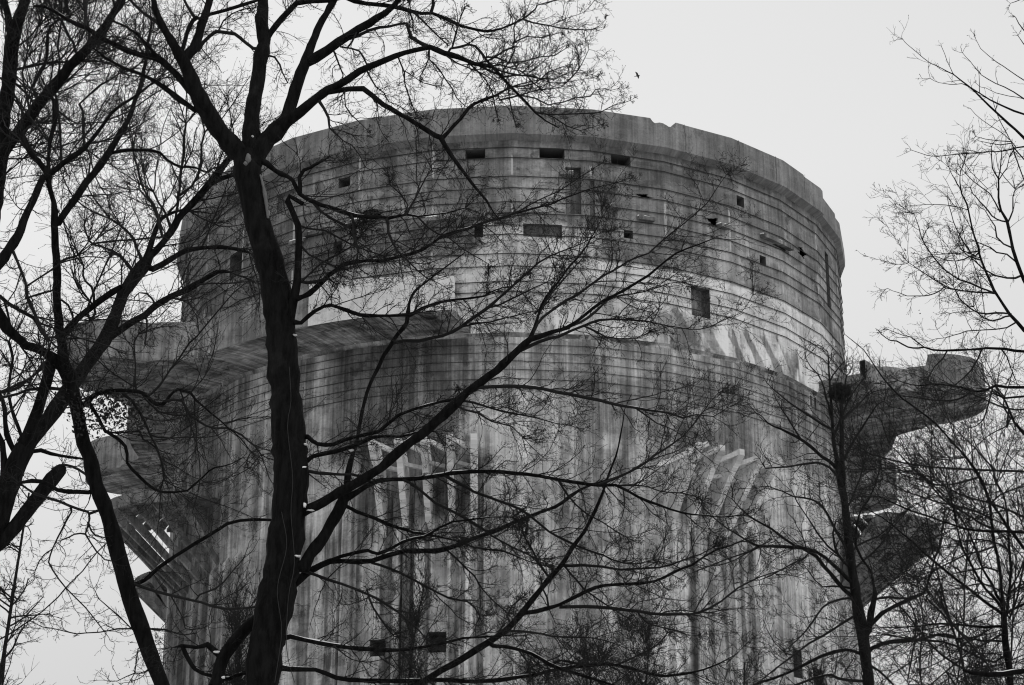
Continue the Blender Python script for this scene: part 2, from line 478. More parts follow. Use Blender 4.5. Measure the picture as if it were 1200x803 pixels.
# torn scar where the gallery was cut away: rough set-back band
rg = random.Random(3)
V, F, UV = [], [], []
ds = np.arange(-180, 180.01, 1.5)
rows = [(21.47, 41.35), (21.40, 41.45), (21.42, 41.62), (21.55, 41.76)]
for i, d in enumerate(ds):
    for k, (r, z) in enumerate(rows):
        jr = rg.uniform(-.06, .06) if k in (1, 2) else 0
        V.append(TP(d, r + jr, z + (rg.uniform(-.05, .05) if k in (1, 2) else 0))); UV.append((d * UD, z))
for i in range(len(ds) - 1):
    for k in range(3):
        a = i * 4 + k
        F.append((a, a + 4, a + 5, a + 1))
mesh_obj('scar_band', V, F, M['scarband'], TW, UV)

# roof slab (never seen, keeps light out) and rim parapet
V = [TP(d, RW, 53.6) for d in range(-180, 180, 12)]
mesh_obj('roof', V, [tuple(range(30))], M['rim'], TW, [(v[0], v[1]) for v in V])
def rim_top(d):
    z = 55.42
    if 21.6 < d < 25.6:
        z -= .16 + .12 * sin((d - 21.6) * 2.9) ** 2 + (.1 if d > 23.6 else 0)
    elif 25.6 <= d < 27.2: z += .02
    if d > 54.6: z -= .10
    if d > 61.3: z -= .25
    if d > 69.5: z -= .25
    return z
prof = [(21.52, 53.42), (22.02, 53.66), (22.05, 54.05), (22.02, 55.3), (21.97, None), (21.45, None), (21.40, 53.7)]
V, F, UV = [], [], []
ds = sorted(set(list(range(-180, 181, 2)) + [12 * k for k in range(-15, 16)] + [21.4, 21.7, 22.2, 22.9, 23.5, 23.7, 24.4, 25.1, 25.5, 25.7, 27.1, 27.3, 54.4, 54.7, 61.2, 61.4, 69.4, 69.6]))
for d in ds:
    for k, (r, z) in enumerate(prof):
        zt = rim_top(d)
        if z is None: z = zt
        elif z == 55.3: z = zt - .06
        V.append(TP(d, r - (.12 if d > 61.3 and k in (1, 2, 3, 4) else 0), z)); UV.append((d * UD, z + (21.9 - r) * (1 if k >= 4 else 0)))
np_ = len(prof)
for i in range(len(ds) - 1):
    for k in range(np_ - 1):
        a = i * np_ + k
        F.append((a, a + np_, a + np_ + 1, a + 1))
mesh_obj('parapet', V, F, M['rim'], TW, UV)
# vertical cracks in the parapet are thin open joints
for dc in (54.55, 37.5, 27.25, 46.):
    mb = MB()
    h = .05
    for k in range(6):
        z = 53.8 + k * .27; j = rg.uniform(-.12, .12)
        mb.add([TP(dc + j - h, 22.06, z), TP(dc + j + h, 22.06, z), TP(dc + j + h, 22.06, z + .26), TP(dc + j - h, 22.06, z + .26)], [(0, 1, 2, 3)])
    mb.build('crack', M['recess'], TW)

# steel ropes strapped round the walls
def cable(z, r, d0=-180, d1=180, rad=.026, sag=0.):
    V, F = [], []
    ds = [d for d in range(d0, d1 + 1, 3)]
    for d in ds:
        zz = z + sag * sin(R_(d * 3.1 + z * 50))
        for k in range(5):
            a = 2 * pi * k / 5
            V.append(TP(d, r + rad * cos(a), zz + rad * sin(a)))
    for i in range(len(ds) - 1):
        for k in range(5):
            F.append((i * 5 + k, i * 5 + (k + 1) % 5, (i + 1) * 5 + (k + 1) % 5, (i + 1) * 5 + k))
    mesh_obj('steel_rope', V, F, M['cable'], TW)
for i, z in enumerate((52.95, 52.3, 51.15, 50.45, 49.62, 48.93, 48.2, 47.62, 46.42, 45.65, 44.72, 44.12)):
    cable(z, RW + .05, sag=.035)
for z in (41.1, 40.62, 40.1, 39.6, 39.05, 38.5):
    cable(z, RS + .04, rad=.017, sag=.03)

# ---- gallery with round gun nests
NEST = (73., 118., 163., -152., -107., -59.5)
RG = 24.5
def nest_r(d, rg_=RG, rc=26.8, rn=3.3):
    r = rg_
    for n0 in NEST:
        e = abs((d - n0 + 180) % 360 - 180)
        s = rc * sin(R_(e))
        if s <= rn and e < 30:
            r = max(r, rc * cos(R_(e)) + math.sqrt(max(rn * rn - s * s, 0)))
        elif e < 14:
            k = min(max((e - 7.07) / 5.0, 0), 1)
            k = k * k * (3 - 2 * k)
            r = max(r, (rc - .4) * (1 - k) + rg_ * k)
    dd_ = d if d <= 180 else d - 360
    if -7.8 < dd_ < 20:
        k = min((dd_ + 7.8) / 1.6, 1.); r = r * (1 - k) + 21.7 * k + .12 * sin(dd_ * 9.)
    return r
def grange(a, b):
    out = [a]
    d = a
    while d < b - 1e-6:
        near = min(abs((d - n0 + 180) % 360 - 180) for n0 in NEST)
        d = min(b, d + (.12 if 6.4 < near < 7.3 else .5 if near < 13 else 2.))
        out.append(d)
    return out
gal = [(d if d <= 180 else d - 360) for d in grange(58.3, 353.9)]
rgt = random.Random(8)
def gal_top(d):
    if 55 < d < 65.4: return 43.35 + .05 * sin(d * 3.3) + rgt.uniform(-.05, .05)
    if 65.4 <= d < 66.2: return 43.6
    return 44.32
V, F, UV = [], [], []
acc = 0; prev = None
for d in gal:
    r = nest_r(d); zt = gal_top(d)
    p_ = TP(d, r, 0, False)
    if prev: acc += math.hypot(p_[0] - prev[0], p_[1] - prev[1])
    prev = p_
    for (rr, zz) in ((r, 42.02), (r, zt), (r - .35, zt), (r - .35, 42.5)):
        V.append(TP(d, rr, zz, False)); UV.append((acc, zz + (r - rr)))
for i in range(len(gal) - 1):
    for k in range(3):
        if -27.2 < gal[i] < 10: continue
        a = i * 4 + k; F.append((a, a + 4, a + 5, a + 1))
GAL = mesh_obj('gallery_parapet', V, F, M['gallery'], TW, UV)
# slab: underside and floor
V, F, UV = [], [], []
for d in gal:
    r = nest_r(d)
    steps = [21.3 + (r - 21.3) * k / 5 for k in range(6)]
    for rr in steps:
        V.append(TP(d, rr, 41.98 - .22 * max(0, (23.3 - rr) / 2.), False)); UV.append((d * 24 * pi / 180 + .25 * rr, rr * 2.))
    V.append(TP(d, r - .0, 42.03, False)); UV.append((rr, d * UD))
    V.append(TP(d, max(r - .33, 21.4), 42.5 if abs(d + 6) > 2 else 42.15, False)); UV.append((rr, d * UD))
    V.append(TP(d, 21.3, 42.5 if abs(d + 6) > 2 else 42.15, False)); UV.append((21, d * UD))
for i in range(len(gal) - 1):
    for k in range(8):
        a = i * 9 + k
        F.append((a, a + 9, a + 10, a + 1))
F.append(tuple(range(0, 9))); n0_ = (len(gal) - 1) * 9
F.append(tuple(n0_ + k for k in range(8, -1, -1)))
mesh_obj('gallery_slab', V, F, M['under'], TW, UV)
# pale repaired stretch of the parapet, where a nest was cut off
V, F, UV = [], [], []
dd = list(np.arange(-27.2, -7.39, 1.1))
for d in dd:
    for (rr, zz) in ((24.55, 41.98), (24.55, 44.45 - .025 * (d + 27)), (24.1, 44.45 - .025 * (d + 27)), (24.1, 42.4)):
        V.append(TP(d, rr, zz, False)); UV.append((d * UD, zz + 24.5 - rr))
for i in range(len(dd) - 1):
    for k in range(3):
        a = i * 4 + k; F.append((a, a + 4, a + 5, a + 1))
F.append((0, 1, 2, 3)); a = (len(dd) - 1) * 4; F.append((a + 3, a + 2, a + 1, a))
o = mesh_obj('gallery_parapet', V, F, M['white'], TW, UV); o['label'] = 'pale smooth repaired stretch of the gallery parapet'
# thin rod standing on the right nest
mb = MB(); x, y, z = TP(66.5, 24.3, 43.4, False)
mb.add([(x - .03, y, z), (x + .03, y, z), (x, y + .05, z), (x - .015, y, z + 1.3), (x + .015, y, z + 1.3), (x, y + .03, z + 1.3)], [(0, 1, 4, 3), (1, 2, 5, 4), (2, 0, 3, 5), (3, 4, 5)])
mb.build('metal_rod', M['cable'], TW)

# ---- lower row of nests: coffered fans on ribs
def prism(mb, pts, d, half, rz=True):
    """vertical radial plate at angle d: pts (r,z) outline, half thickness in metres"""
    n = len(pts)
    a = R_(d); tx, ty = cos(a), sin(a)
    V, UV = [], []
    for s in (-1, 1):
        for (r, z) in pts:
            x, y, zz = TP(d, r, z, False)
            V.append((x + tx * half * s, y + ty * half * s, zz)); UV.append((r + d, z))
    F = [tuple(range(n)), tuple(range(2 * n - 1, n - 1, -1))]
    for i in range(n):
        j = (i + 1) % n
        F.append((i, i + n, j + n, j))
    mb.add(V, F, UV)

def arcbox(mb, d0, d1, r0, r1, z0, z1, n=6, slope=0.):
    V, UV, F = [], [], []
    for i in range(n + 1):
        d = d0 + (d1 - d0) * i / n
        for (r, z) in ((r0, z0), (r1, z0 + slope), (r1, z1 + slope), (r0, z1)):
            V.append(TP(d, r, z, False)); UV.append((d * UD, z + r))
    for i in range(n):
        for k in range(4):
            F.append((i * 4 + k, (i + 1) * 4 + k, (i + 1) * 4 + (k + 1) % 4, i * 4 + (k + 1) % 4))
    F.append((3, 2, 1, 0)); a = n * 4; F.append((a, a + 1, a + 2, a + 3))
    mb.add(V, F, UV)

def fan(c, halfw, r_out, full=True, dark=True, seed=1):
    rr_ = random.Random(seed)
    br = empty('lower_balcony', TP(c, 21.4, 33.5, False)); br.parent = TW
    br.location = tuple(a - b_ for a, b_ in zip(TP(c, 21.4, 33.5, False), TW.location))
    def part(name, mb, mat):
        o = mesh_obj(name, mb.V, mb.F, mat, None, mb.UV)
        o.parent = br
        o.location = tuple(-x for x in TP(c, 21.4, 33.5, False))
        return o
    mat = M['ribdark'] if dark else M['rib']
    n = 9
    for k in range(n):
        d = c - halfw + 2 * halfw * k / (n - 1)
        e = (d - c) / halfw
        ro = r_out - 2.2 * e * e
        mb = MB()
        prism(mb, [(21.2, 29.6 + .9 * e * e), (21.2, (30.0 if full else 30.7) + .9 * e * e), (ro - (.35 if full else .8), 34.4), (ro, 34.4), (ro, 34.0 if full else 33.75), (ro - .25, 33.85 if full else 33.5)], d, .11 if full else .14)
        part('rib', mb, mat)
    # top boards with slits between them
    rad = [21.4, 22.15, 22.9, 23.65, 24.4, 25.1, 25.8]
    mb = MB()
    for i in range(len(rad) - 1):
        rm = (rad[i] + rad[i + 1]) / 2
        if rm > r_out - .3: break
        e = min(1., math.sqrt(max(0., (r_out - rm) / 2.2)))
        arcbox(mb, c - halfw * e, c + halfw * e, rad[i] + .0, rad[i + 1] - .22, 34.4, 34.62)
    part('deck', mb, mat)
    mb = MB()
    seg = 10
    for k in range(seg):
        e0, e1 = -1 + 2 * k / seg, -1 + 2 * (k + 1) / seg
        p0 = TP(c + halfw * e0, r_out - 2.2 * e0 * e0, 0, False); p1 = TP(c + halfw * e1, r_out - 2.2 * e1 * e1, 0, False)
        q0 = TP(c + halfw * e0, r_out - .3 - 2.2 * e0 * e0, 0, False); q1 = TP(c + halfw * e1, r_out - .3 - 2.2 * e1 * e1, 0, False)
        zb, zt = (33.95 if full else 33.35), 34.66
        V = [(p0[0], p0[1], zb), (p1[0], p1[1], zb), (p1[0], p1[1], zt), (p0[0], p0[1], zt), (q0[0], q0[1], zb), (q1[0], q1[1], zb), (q1[0], q1[1], zt), (q0[0], q0[1], zt)]
        mb.add(V, [(0, 1, 2, 3), (4, 7, 6, 5), (3, 2, 6, 7), (0, 4, 5, 1)])
    part('edge_beam', mb, mat)
    # sloping soffit boards between the ribs, some of them missing
    mb = MB()
    for k in range(n - 1):
        d0 = c - halfw + 2 * halfw * k / (n - 1); d1 = c - halfw + 2 * halfw * (k + 1) / (n - 1)
        for j in range(7):
            if rr_.random() < (1.1 if full else .14): continue
            t0, t1 = j / 7 + .015, (j + 1) / 7 - .012
            P = []
            for (d, t_) in ((d0, t0), (d1, t0), (d1, t1), (d0, t1)):
                e = (d - c) / halfw; ro = r_out - .3 - 2.2 * e * e
                P.append((d, 21.3 + (ro - 21.3) * t_, 29.9 + .9 * e * e + (33.35 - 29.9 - .9 * e * e) * t_))
            V = [TP(d, r, z, False) for (d, r, z) in P] + [TP(d, r, z + .14, False) for (d, r, z) in P]
            mb.add(V, [(0, 1, 2, 3), (4, 7, 6, 5), (0, 4, 5, 1), (2, 6, 7, 3), (1, 5, 6, 2), (0, 3, 7, 4)])
    part('soffit', mb, mat)
    return br
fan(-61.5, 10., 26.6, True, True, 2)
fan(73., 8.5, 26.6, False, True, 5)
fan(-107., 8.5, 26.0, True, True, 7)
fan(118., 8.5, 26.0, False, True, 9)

# front groups: only the torn rib stubs are left
def stub_group(cs, base_z, tip, lean, mat, links=True, seed=1, side=1):
    g = empty('broken_balcony'); g.parent = TW
    loc = TP(sum(cs) / len(cs), 21.4, 33.5, False)
    g.location = tuple(a - b_ for a, b_ in zip(loc, TW.location))
    def part(name, mb, mt):
        o = mesh_obj(name, mb.V, mb.F, mt, None, mb.UV); o.parent = g; o.location = tuple(-x for x in loc); return o
    rr_ = random.Random(seed)
    for i, d in enumerate(cs):
        mb = MB()
        j = rr_.uniform(-.15, .15)
        dt = d + lean
        # swept beam from wall to tip, angle changing slightly
        P = []
        prof = [(21.2, base_z - 1.4), (21.8, base_z - .45), (22.5, base_z + .75), (23.2, tip - 1.25), (23.9 + j, tip - .35)]
        top = [(21.2, base_z + .1), (21.4, base_z + .9), (22.0, tip - 1.0), (22.9, tip - .15), (23.9 + j, tip + .0)]
        h = .17
        V, UV, F = [], [], []
        for k in range(5):
            tt = k / 4; dk = d + lean * tt
            a = R_(dk); tx, ty = cos(a), sin(a)
            for (r, z) in (prof[k], top[k]):
                x, y, zz = TP(dk, r, z, False)
                for s in (-1, 1):
                    V.append((x + tx * h * s, y + ty * h * s, zz)); UV.append((r + dk, zz))
        for k in range(4):
            b0, b1 = k * 4, (k + 1) * 4
            F += [(b0, b1, b1 + 1, b0 + 1), (b0 + 2, b0 + 3, b1 + 3, b1 + 2), (b0, b0 + 2, b1 + 2, b1), (b0 + 1, b1 + 1, b1 + 3, b0 + 3)]
        F += [(16, 18, 19, 17), (0, 1, 3, 2)]
        mb.add(V, F, UV)
        part('rib', mb, mat)
    if links:
        for i in range(len(cs) - 1):
            for (ra, za, rb, zb, hh) in ((23.75, tip - .15, 22.9, tip - .75, .13), (22.6, tip - 1.15, 22.3, tip - 1.45, .10)):
                mb = MB()
                # a short beam from this rib's tip sloping back to its neighbour
                da, db = (cs[i + 1] + lean, cs[i] + lean) if side > 0 else (cs[i] + lean, cs[i + 1] + lean)
                A, B = TP(da, ra, za, False), TP(db, rb, zb, False)
                V = []
                for P_ in (A, B):
                    for (oy, oz) in ((-.12, -hh), (.12, -hh), (.12, hh), (-.12, hh)):
                        V.append((P_[0], P_[1] + oy, P_[2] + oz))
                mb.add(V, [(0, 1, 2, 3), (4, 7, 6, 5), (0, 4, 5, 1), (1, 5, 6, 2), (2, 6, 7, 3), (3, 7, 4, 0)])
                part('cross_bar', mb, mat)
    return g
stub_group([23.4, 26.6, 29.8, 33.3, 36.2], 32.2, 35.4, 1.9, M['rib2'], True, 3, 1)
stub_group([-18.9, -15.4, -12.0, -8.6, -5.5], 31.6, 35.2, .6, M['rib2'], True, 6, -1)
def beam(name, A, B, hw, hh, mat):
    A = np.array(A); B = np.array(B); D = B - A; D /= np.linalg.norm(D)
    sd = np.cross(D, [0, 0, 1.]); sd /= np.linalg.norm(sd); up = np.cross(sd, D)
    mb = MB(); V = []
    for P_ in (A, B):
        for (a_, b_) in ((-1, -1), (1, -1), (1, 1), (-1, 1)): V.append(tuple(P_ + sd * hw * a_ + up * hh * b_))
    mb.add(V, [(0, 1, 2, 3), (4, 7, 6, 5), (0, 4, 5, 1), (1, 5, 6, 2), (2, 6, 7, 3), (3, 7, 4, 0)])
    return mb.build(name, mat, TW)
beam('slab_remnant', TP(18.7, 24, 33.65, False), TP(25.9, 24, 35.25, False), .25, .13, M['rib2'])
beam('post', TP(21.3, 23.7, 34.1, False), TP(22.6, 21.4, 31.9, False), .10, .12, M['rib2'])

# shallow pilasters left by the ribs lower down
for grp, dw, z1 in (([-26.4, -24.2, -22.3, -16.8, -14.9, -13.0, -7.9, -6.1, -3.6], .34, 33.2), ([-58, -55, -52, -49, -46], .3, 30.5), ([24, 27.5, 31, 34.5, 38, 44], .22, 31.8), ([-70, -66.5, -63], .3, 30)):
    for d in grp:
        mb = MB(); dj = d + rg.uniform(-.3, .3)
        h = dw * rg.uniform(.7, 1.3) / UD / 1.0
        zt = z1 + rg.uniform(-.5, .6)
        V = []
        UV = []
        for (dd_, r) in ((dj - h, RS - .03), (dj - h * .8, RS + .26), (dj + h * .8, RS + .26), (dj + h, RS - .03)):
            for z in (GROUND, zt): V.append(TP(dd_, r, z - (.35 if r > RS else 0) * (z > 0))); UV.append((dd_ * UD, z))
        mb.add(V, [(0, 2, 3, 1), (2, 4, 5, 3), (4, 6, 7, 5), (1, 3, 5, 7)], UV)
        mb.build('pilaster', M['shaft'], TW)

# broken ledges on the drum with snow lying on them
for (d0, d1, z, out) in ((-36.5, -33.6, 48.95, .22), (-33.5, -30.8, 49.2, .25), (-30.5, -25.5, 49.15, .25), (-25.3, -21, 49.3, .3), (-12.8, -8.4, 48.75, .45), (-7.2, -4.1, 48.85, .35), (-2.6, -1, 48.5, .3),
                        (15, 16.6, 49.75, .35), (33.5, 35.2, 49.8, .4), (43.0, 50.5, 50.15, .3), (19.4, 22, 49.3, .2), (7.2, 9.2, 51.55, .3)):
    mb = MB(); arcbox(mb, d0, d1, 21.3, RW + out, z - .22, z, 4, -.06); mb.build('broken_ledge', M['ribdark'], TW)
    mb = MB(); 
    n = 7; V = []; F = []
    for i in range(n + 1):
        d = d0 + (d1 - d0) * i / n; hh = .03 + .07 * rg.random()
        V += [TP(d, 21.5, z + .0), TP(d, RW + out - .03, z - .055), TP(d, RW + out - .06, z - .05 + hh), TP(d, 21.5, z + hh)]
    for i in range(n):
        for k in range(4): F.append((i * 4 + k, (i + 1) * 4 + k, (i + 1) * 4 + (k + 1) % 4, i * 4 + (k + 1) % 4))
    F += [(3, 2, 1, 0), (n * 4, n * 4 + 1, n * 4 + 2, n * 4 + 3)]
    mb.add(V, F); mb.build('snow', M['snow'], TW)
#TREES#
# ------------------------------------------------------------------ trees
CP, SP = cos(PITCH), sin(PITCH)
def at(x, y, Y):
    """point at horizontal distance Y seen at photo position x, y"""
    ux, uy = (x - 600.) / FPX, -(y - 401.5) / FPX
    dx, dy, dz = ux, CP - uy * SP, SP + uy * CP
    return np.array([dx, dy, dz]) * (Y / dy)

def crom(P, step):
    """Catmull-Rom resampling of rows (x, y, z, r)"""
    P = np.asarray(P, float)
    if len(P) < 2: return P
    Q = np.vstack([2 * P[0] - P[1], P, 2 * P[-1] - P[-2]])
    out = []
    for i in range(1, len(Q) - 2):
        p0, p1, p2, p3 = Q[i - 1], Q[i], Q[i + 1], Q[i + 2]
        n = max(1, int(np.linalg.norm(p2[:3] - p1[:3]) / step))
        for k in range(n):
            t = k / n
            out.append(.5 * ((2 * p1) + (-p0 + p2) * t + (2 * p0 - 5 * p1 + 4 * p2 - p3) * t * t + (-p0 + 3 * p1 - 3 * p2 + p3) * t ** 3))
    out.append(P[-1])
    return np.array(out)

def tubes(P, Rr, k):
    """P (n,m,3), Rr (n,m) -> verts, quads for n tubes of k sides"""
    n, m, _ = P.shape
    T = np.zeros_like(P)
    T[:, 1:-1] = P[:, 2:] - P[:, :-2]; T[:, 0] = P[:, 1] - P[:, 0]; T[:, -1] = P[:, -1] - P[:, -2]
    T /= np.linalg.norm(T, axis=2, keepdims=True) + 1e-9
    mt = T.mean(axis=1); ref = np.zeros((n, 3))
    ref[np.arange(n), np.argmin(np.abs(mt), axis=1)] = 1
    A = np.cross(T, ref[:, None, :]); A /= np.linalg.norm(A, axis=2, keepdims=True) + 1e-9
    B = np.cross(T, A)
    ang = 2 * pi * np.arange(k) / k
    V = P[:, :, None, :] + Rr[:, :, None, None] * (A[:, :, None, :] * np.cos(ang)[None, None, :, None] + B[:, :, None, :] * np.sin(ang)[None, None, :, None])
    V = V.reshape(-1, 3)
    i, j, s = np.meshgrid(np.arange(n), np.arange(m - 1), np.arange(k), indexing='ij')
    base = i * m * k + j * k; s2 = (s + 1) % k
    F = np.stack([base + s, base + s2, base + k + s2, base + k + s], axis=-1).reshape(-1, 4)
    return V, F

class Acc:
    def __init__(s): s.V = []; s.F = []; s.n = 0
    def add(s, V, F):
        s.V.append(V); s.F.append(F + s.n); s.n += len(V)
    def build(s, name, mat, parent, smooth=True):
        if not s.V: return None
        return mesh_obj(name, np.vstack(s.V), np.vstack(s.F), mat, parent, None, smooth)

def limb(acc, Q, k=8, rough=0., rng=None):
    """one tapered limb from rows (x,y,z,r), with knots and a closed rounded tip"""
    Q = Q.copy()
    if rough and rng is not None:
        Q[:, 3] *= 1 + rng.normal(0, rough, len(Q))
    V, F = tubes(Q[None, :, :3], Q[None, :, 3], k)
    if rough and rng is not None and k >= 8:
        cen = np.repeat(Q[:, :3], k, axis=0); d = V - cen
        V = cen + d * (1 + rng.normal(0, rough * .6, (len(V), 1)))
    acc.add(V, F)
    tip = np.repeat(Q[-1:, :3], 1, axis=0)
    n = len(V)
    acc.V[-1] = np.vstack([V, tip]); acc.n += 1
    b0 = acc.n - n - 1
    s = np.arange(k)
    cap = np.stack([b0 + n - k + s, b0 + n - k + (s + 1) % k, np.full(k, b0 + n), np.full(k, b0 + n)], axis=-1)
    acc.caps = getattr(acc, 'caps', []); acc.F.append(cap)

def unit(v): return v / (np.linalg.norm(v, axis=-1, keepdims=True) + 1e-9)

def sprout(P0, T0, R0, Ln, m, ang, rng, up=0., wig=.25, flat=0.):
    """grow n twigs. P0 (n,3) starts, T0 (n,3) parent tangents, R0 (n) base radius, Ln (n) length"""
    n = len(P0)
    rnd = unit(rng.normal(size=(n, 3)))
    rnd[:, 1] *= (1 - flat)
    side = unit(np.cross(T0, rnd))
    a = np.radians(rng.uniform(ang[0], ang[1], n))[:, None]
    D = unit(T0 * np.cos(a) + side * np.sin(a))
    P = np.zeros((n, m, 3)); P[:, 0] = P0
    step = (Ln / (m - 1))[:, None]
    curve = rng.normal(size=(n, 3)) * wig * .5
    for i in range(1, m):
        D = unit(D + curve * .5 + rng.normal(size=(n, 3)) * wig + np.array([0, 0, up]))
        P[:, i] = P[:, i - 1] + D * step
    Rr = R0[:, None] * np.linspace(1, .45, m)[None, :]
    return P, Rr

def spawn(P, Rr, per, rng, lo=.15, hi=1.):
    """pick `per` points along each of n polylines"""
    n, m, _ = P.shape
    idx = np.repeat(np.arange(n), per)
    t = rng.uniform(lo, hi, len(idx)) * (m - 1)
    i0 = np.clip(t.astype(int), 0, m - 2); f = (t - i0)[:, None]
    A, B = P[idx, i0], P[idx, i0 + 1]
    return A + (B - A) * f, unit(B - A), Rr[idx, i0]

def twigs_on(acc, Qs, rng, spacing, L1, up=.0, r1=.006, rmin=.0028, levels=3, per=(5, 3), wig=.22, ang=(30, 65), lmul=(.42, .42), taperstart=0.0, flat=0., endf=1.):
    """side twigs along traced limbs Qs (list of (n,4))"""
    S, T, RR, LL = [], [], [], []
    for Q in Qs:
        seg = np.linalg.norm(np.diff(Q[:, :3], axis=0), axis=1); cum = np.r_[0, np.cumsum(seg)]
        tot = cum[-1]
        if tot < .05: continue
        d = tot * taperstart + spacing * rng.random()
        while d < tot:
            i = min(np.searchsorted(cum, d) - 1, len(seg) - 1); i = max(i, 0)
            f = (d - cum[i]) / max(seg[i], 1e-6)
            S.append(Q[i, :3] + (Q[i + 1, :3] - Q[i, :3]) * f); T.append(Q[i + 1, :3] - Q[i, :3])
            rr = Q[i, 3]
            RR.append(min(rr * .6, r1 * rng.uniform(.8, 1.5))); LL.append(L1 * rng.uniform(.35, 1.25) * min(1., .45 + .8 * (tot - d) / max(tot, 1e-6) + .2))
            d += spacing * rng.uniform(.5, 1.6)
        # every limb ends in a spray
        for _ in range(3):
            S.append(Q[-1, :3]); T.append(Q[-1, :3] - Q[-2, :3]); RR.append(min(Q[-1, 3] * .9, r1)); LL.append(L1 * rng.uniform(.4, .9) * endf)
    if not S: return
    S, T, RR, LL = np.array(S), unit(np.array(T)), np.array(RR), np.array(LL)
    P, Rr = sprout(S, T, RR, LL, 7 if levels < 4 else 12, ang, rng, up, wig if levels < 4 else wig * .7, flat)
    acc.add(*tubes(P, Rr, 4))
    for lv in range(levels - 1):
        S, T, R0 = spawn(P, Rr, per[lv], rng)
        Lb = np.repeat(np.linalg.norm(P[:, -1] - P[:, 0], axis=1), per[lv]) * lmul[lv] * rng.uniform(.5, 1.4, len(S))
        P, Rr = sprout(S, T, np.maximum(R0 * .7, rmin), Lb, 5 if lv == 0 else 4, (25, 60), rng, up, wig, flat)
        acc.add(*tubes(P, Rr, 3))
    # buds at the twig ends: short thicker tips
    E_ = P[:, -1]; D = unit(P[:, -1] - P[:, -2])
    k = rng.random(len(E_)) < .5
    E_, D = E_[k], D[k]
    bl = rmin * 7
    Pb = np.stack([E_, E_ + D * bl * .5, E_ + D * bl], axis=1)
    Rb = np.tile(np.array([rmin, rmin * 1.7, rmin * .3]), (len(E_), 1))
    acc.add(*tubes(Pb, Rb, 3))

def parse(s):
    out = []
    for line in s.strip().splitlines():
        line = line.strip()
        if not line or line.startswith('#'): continue
        pts = []
        for tok in line.split():
            if tok.startswith('@'): continue
            a = [float(v) for v in tok.split(',')]
            pts.append(a)
        # fill in widths
        W = [p[2] if len(p) > 2 else None for p in pts]
        if W[0] is None: W[0] = 3.
        if W[-1] is None:
            last = [w_ for w_ in W if w_ is not None][-1]; W[-1] = max(1., last * .6)
        known = [i for i, w_ in enumerate(W) if w_ is not None]
        W = list(np.interp(range(len(W)), known, [W[i] for i in known]))
        out.append([(p[0], p[1], w_) for p, w_ in zip(pts, W)])
    return out

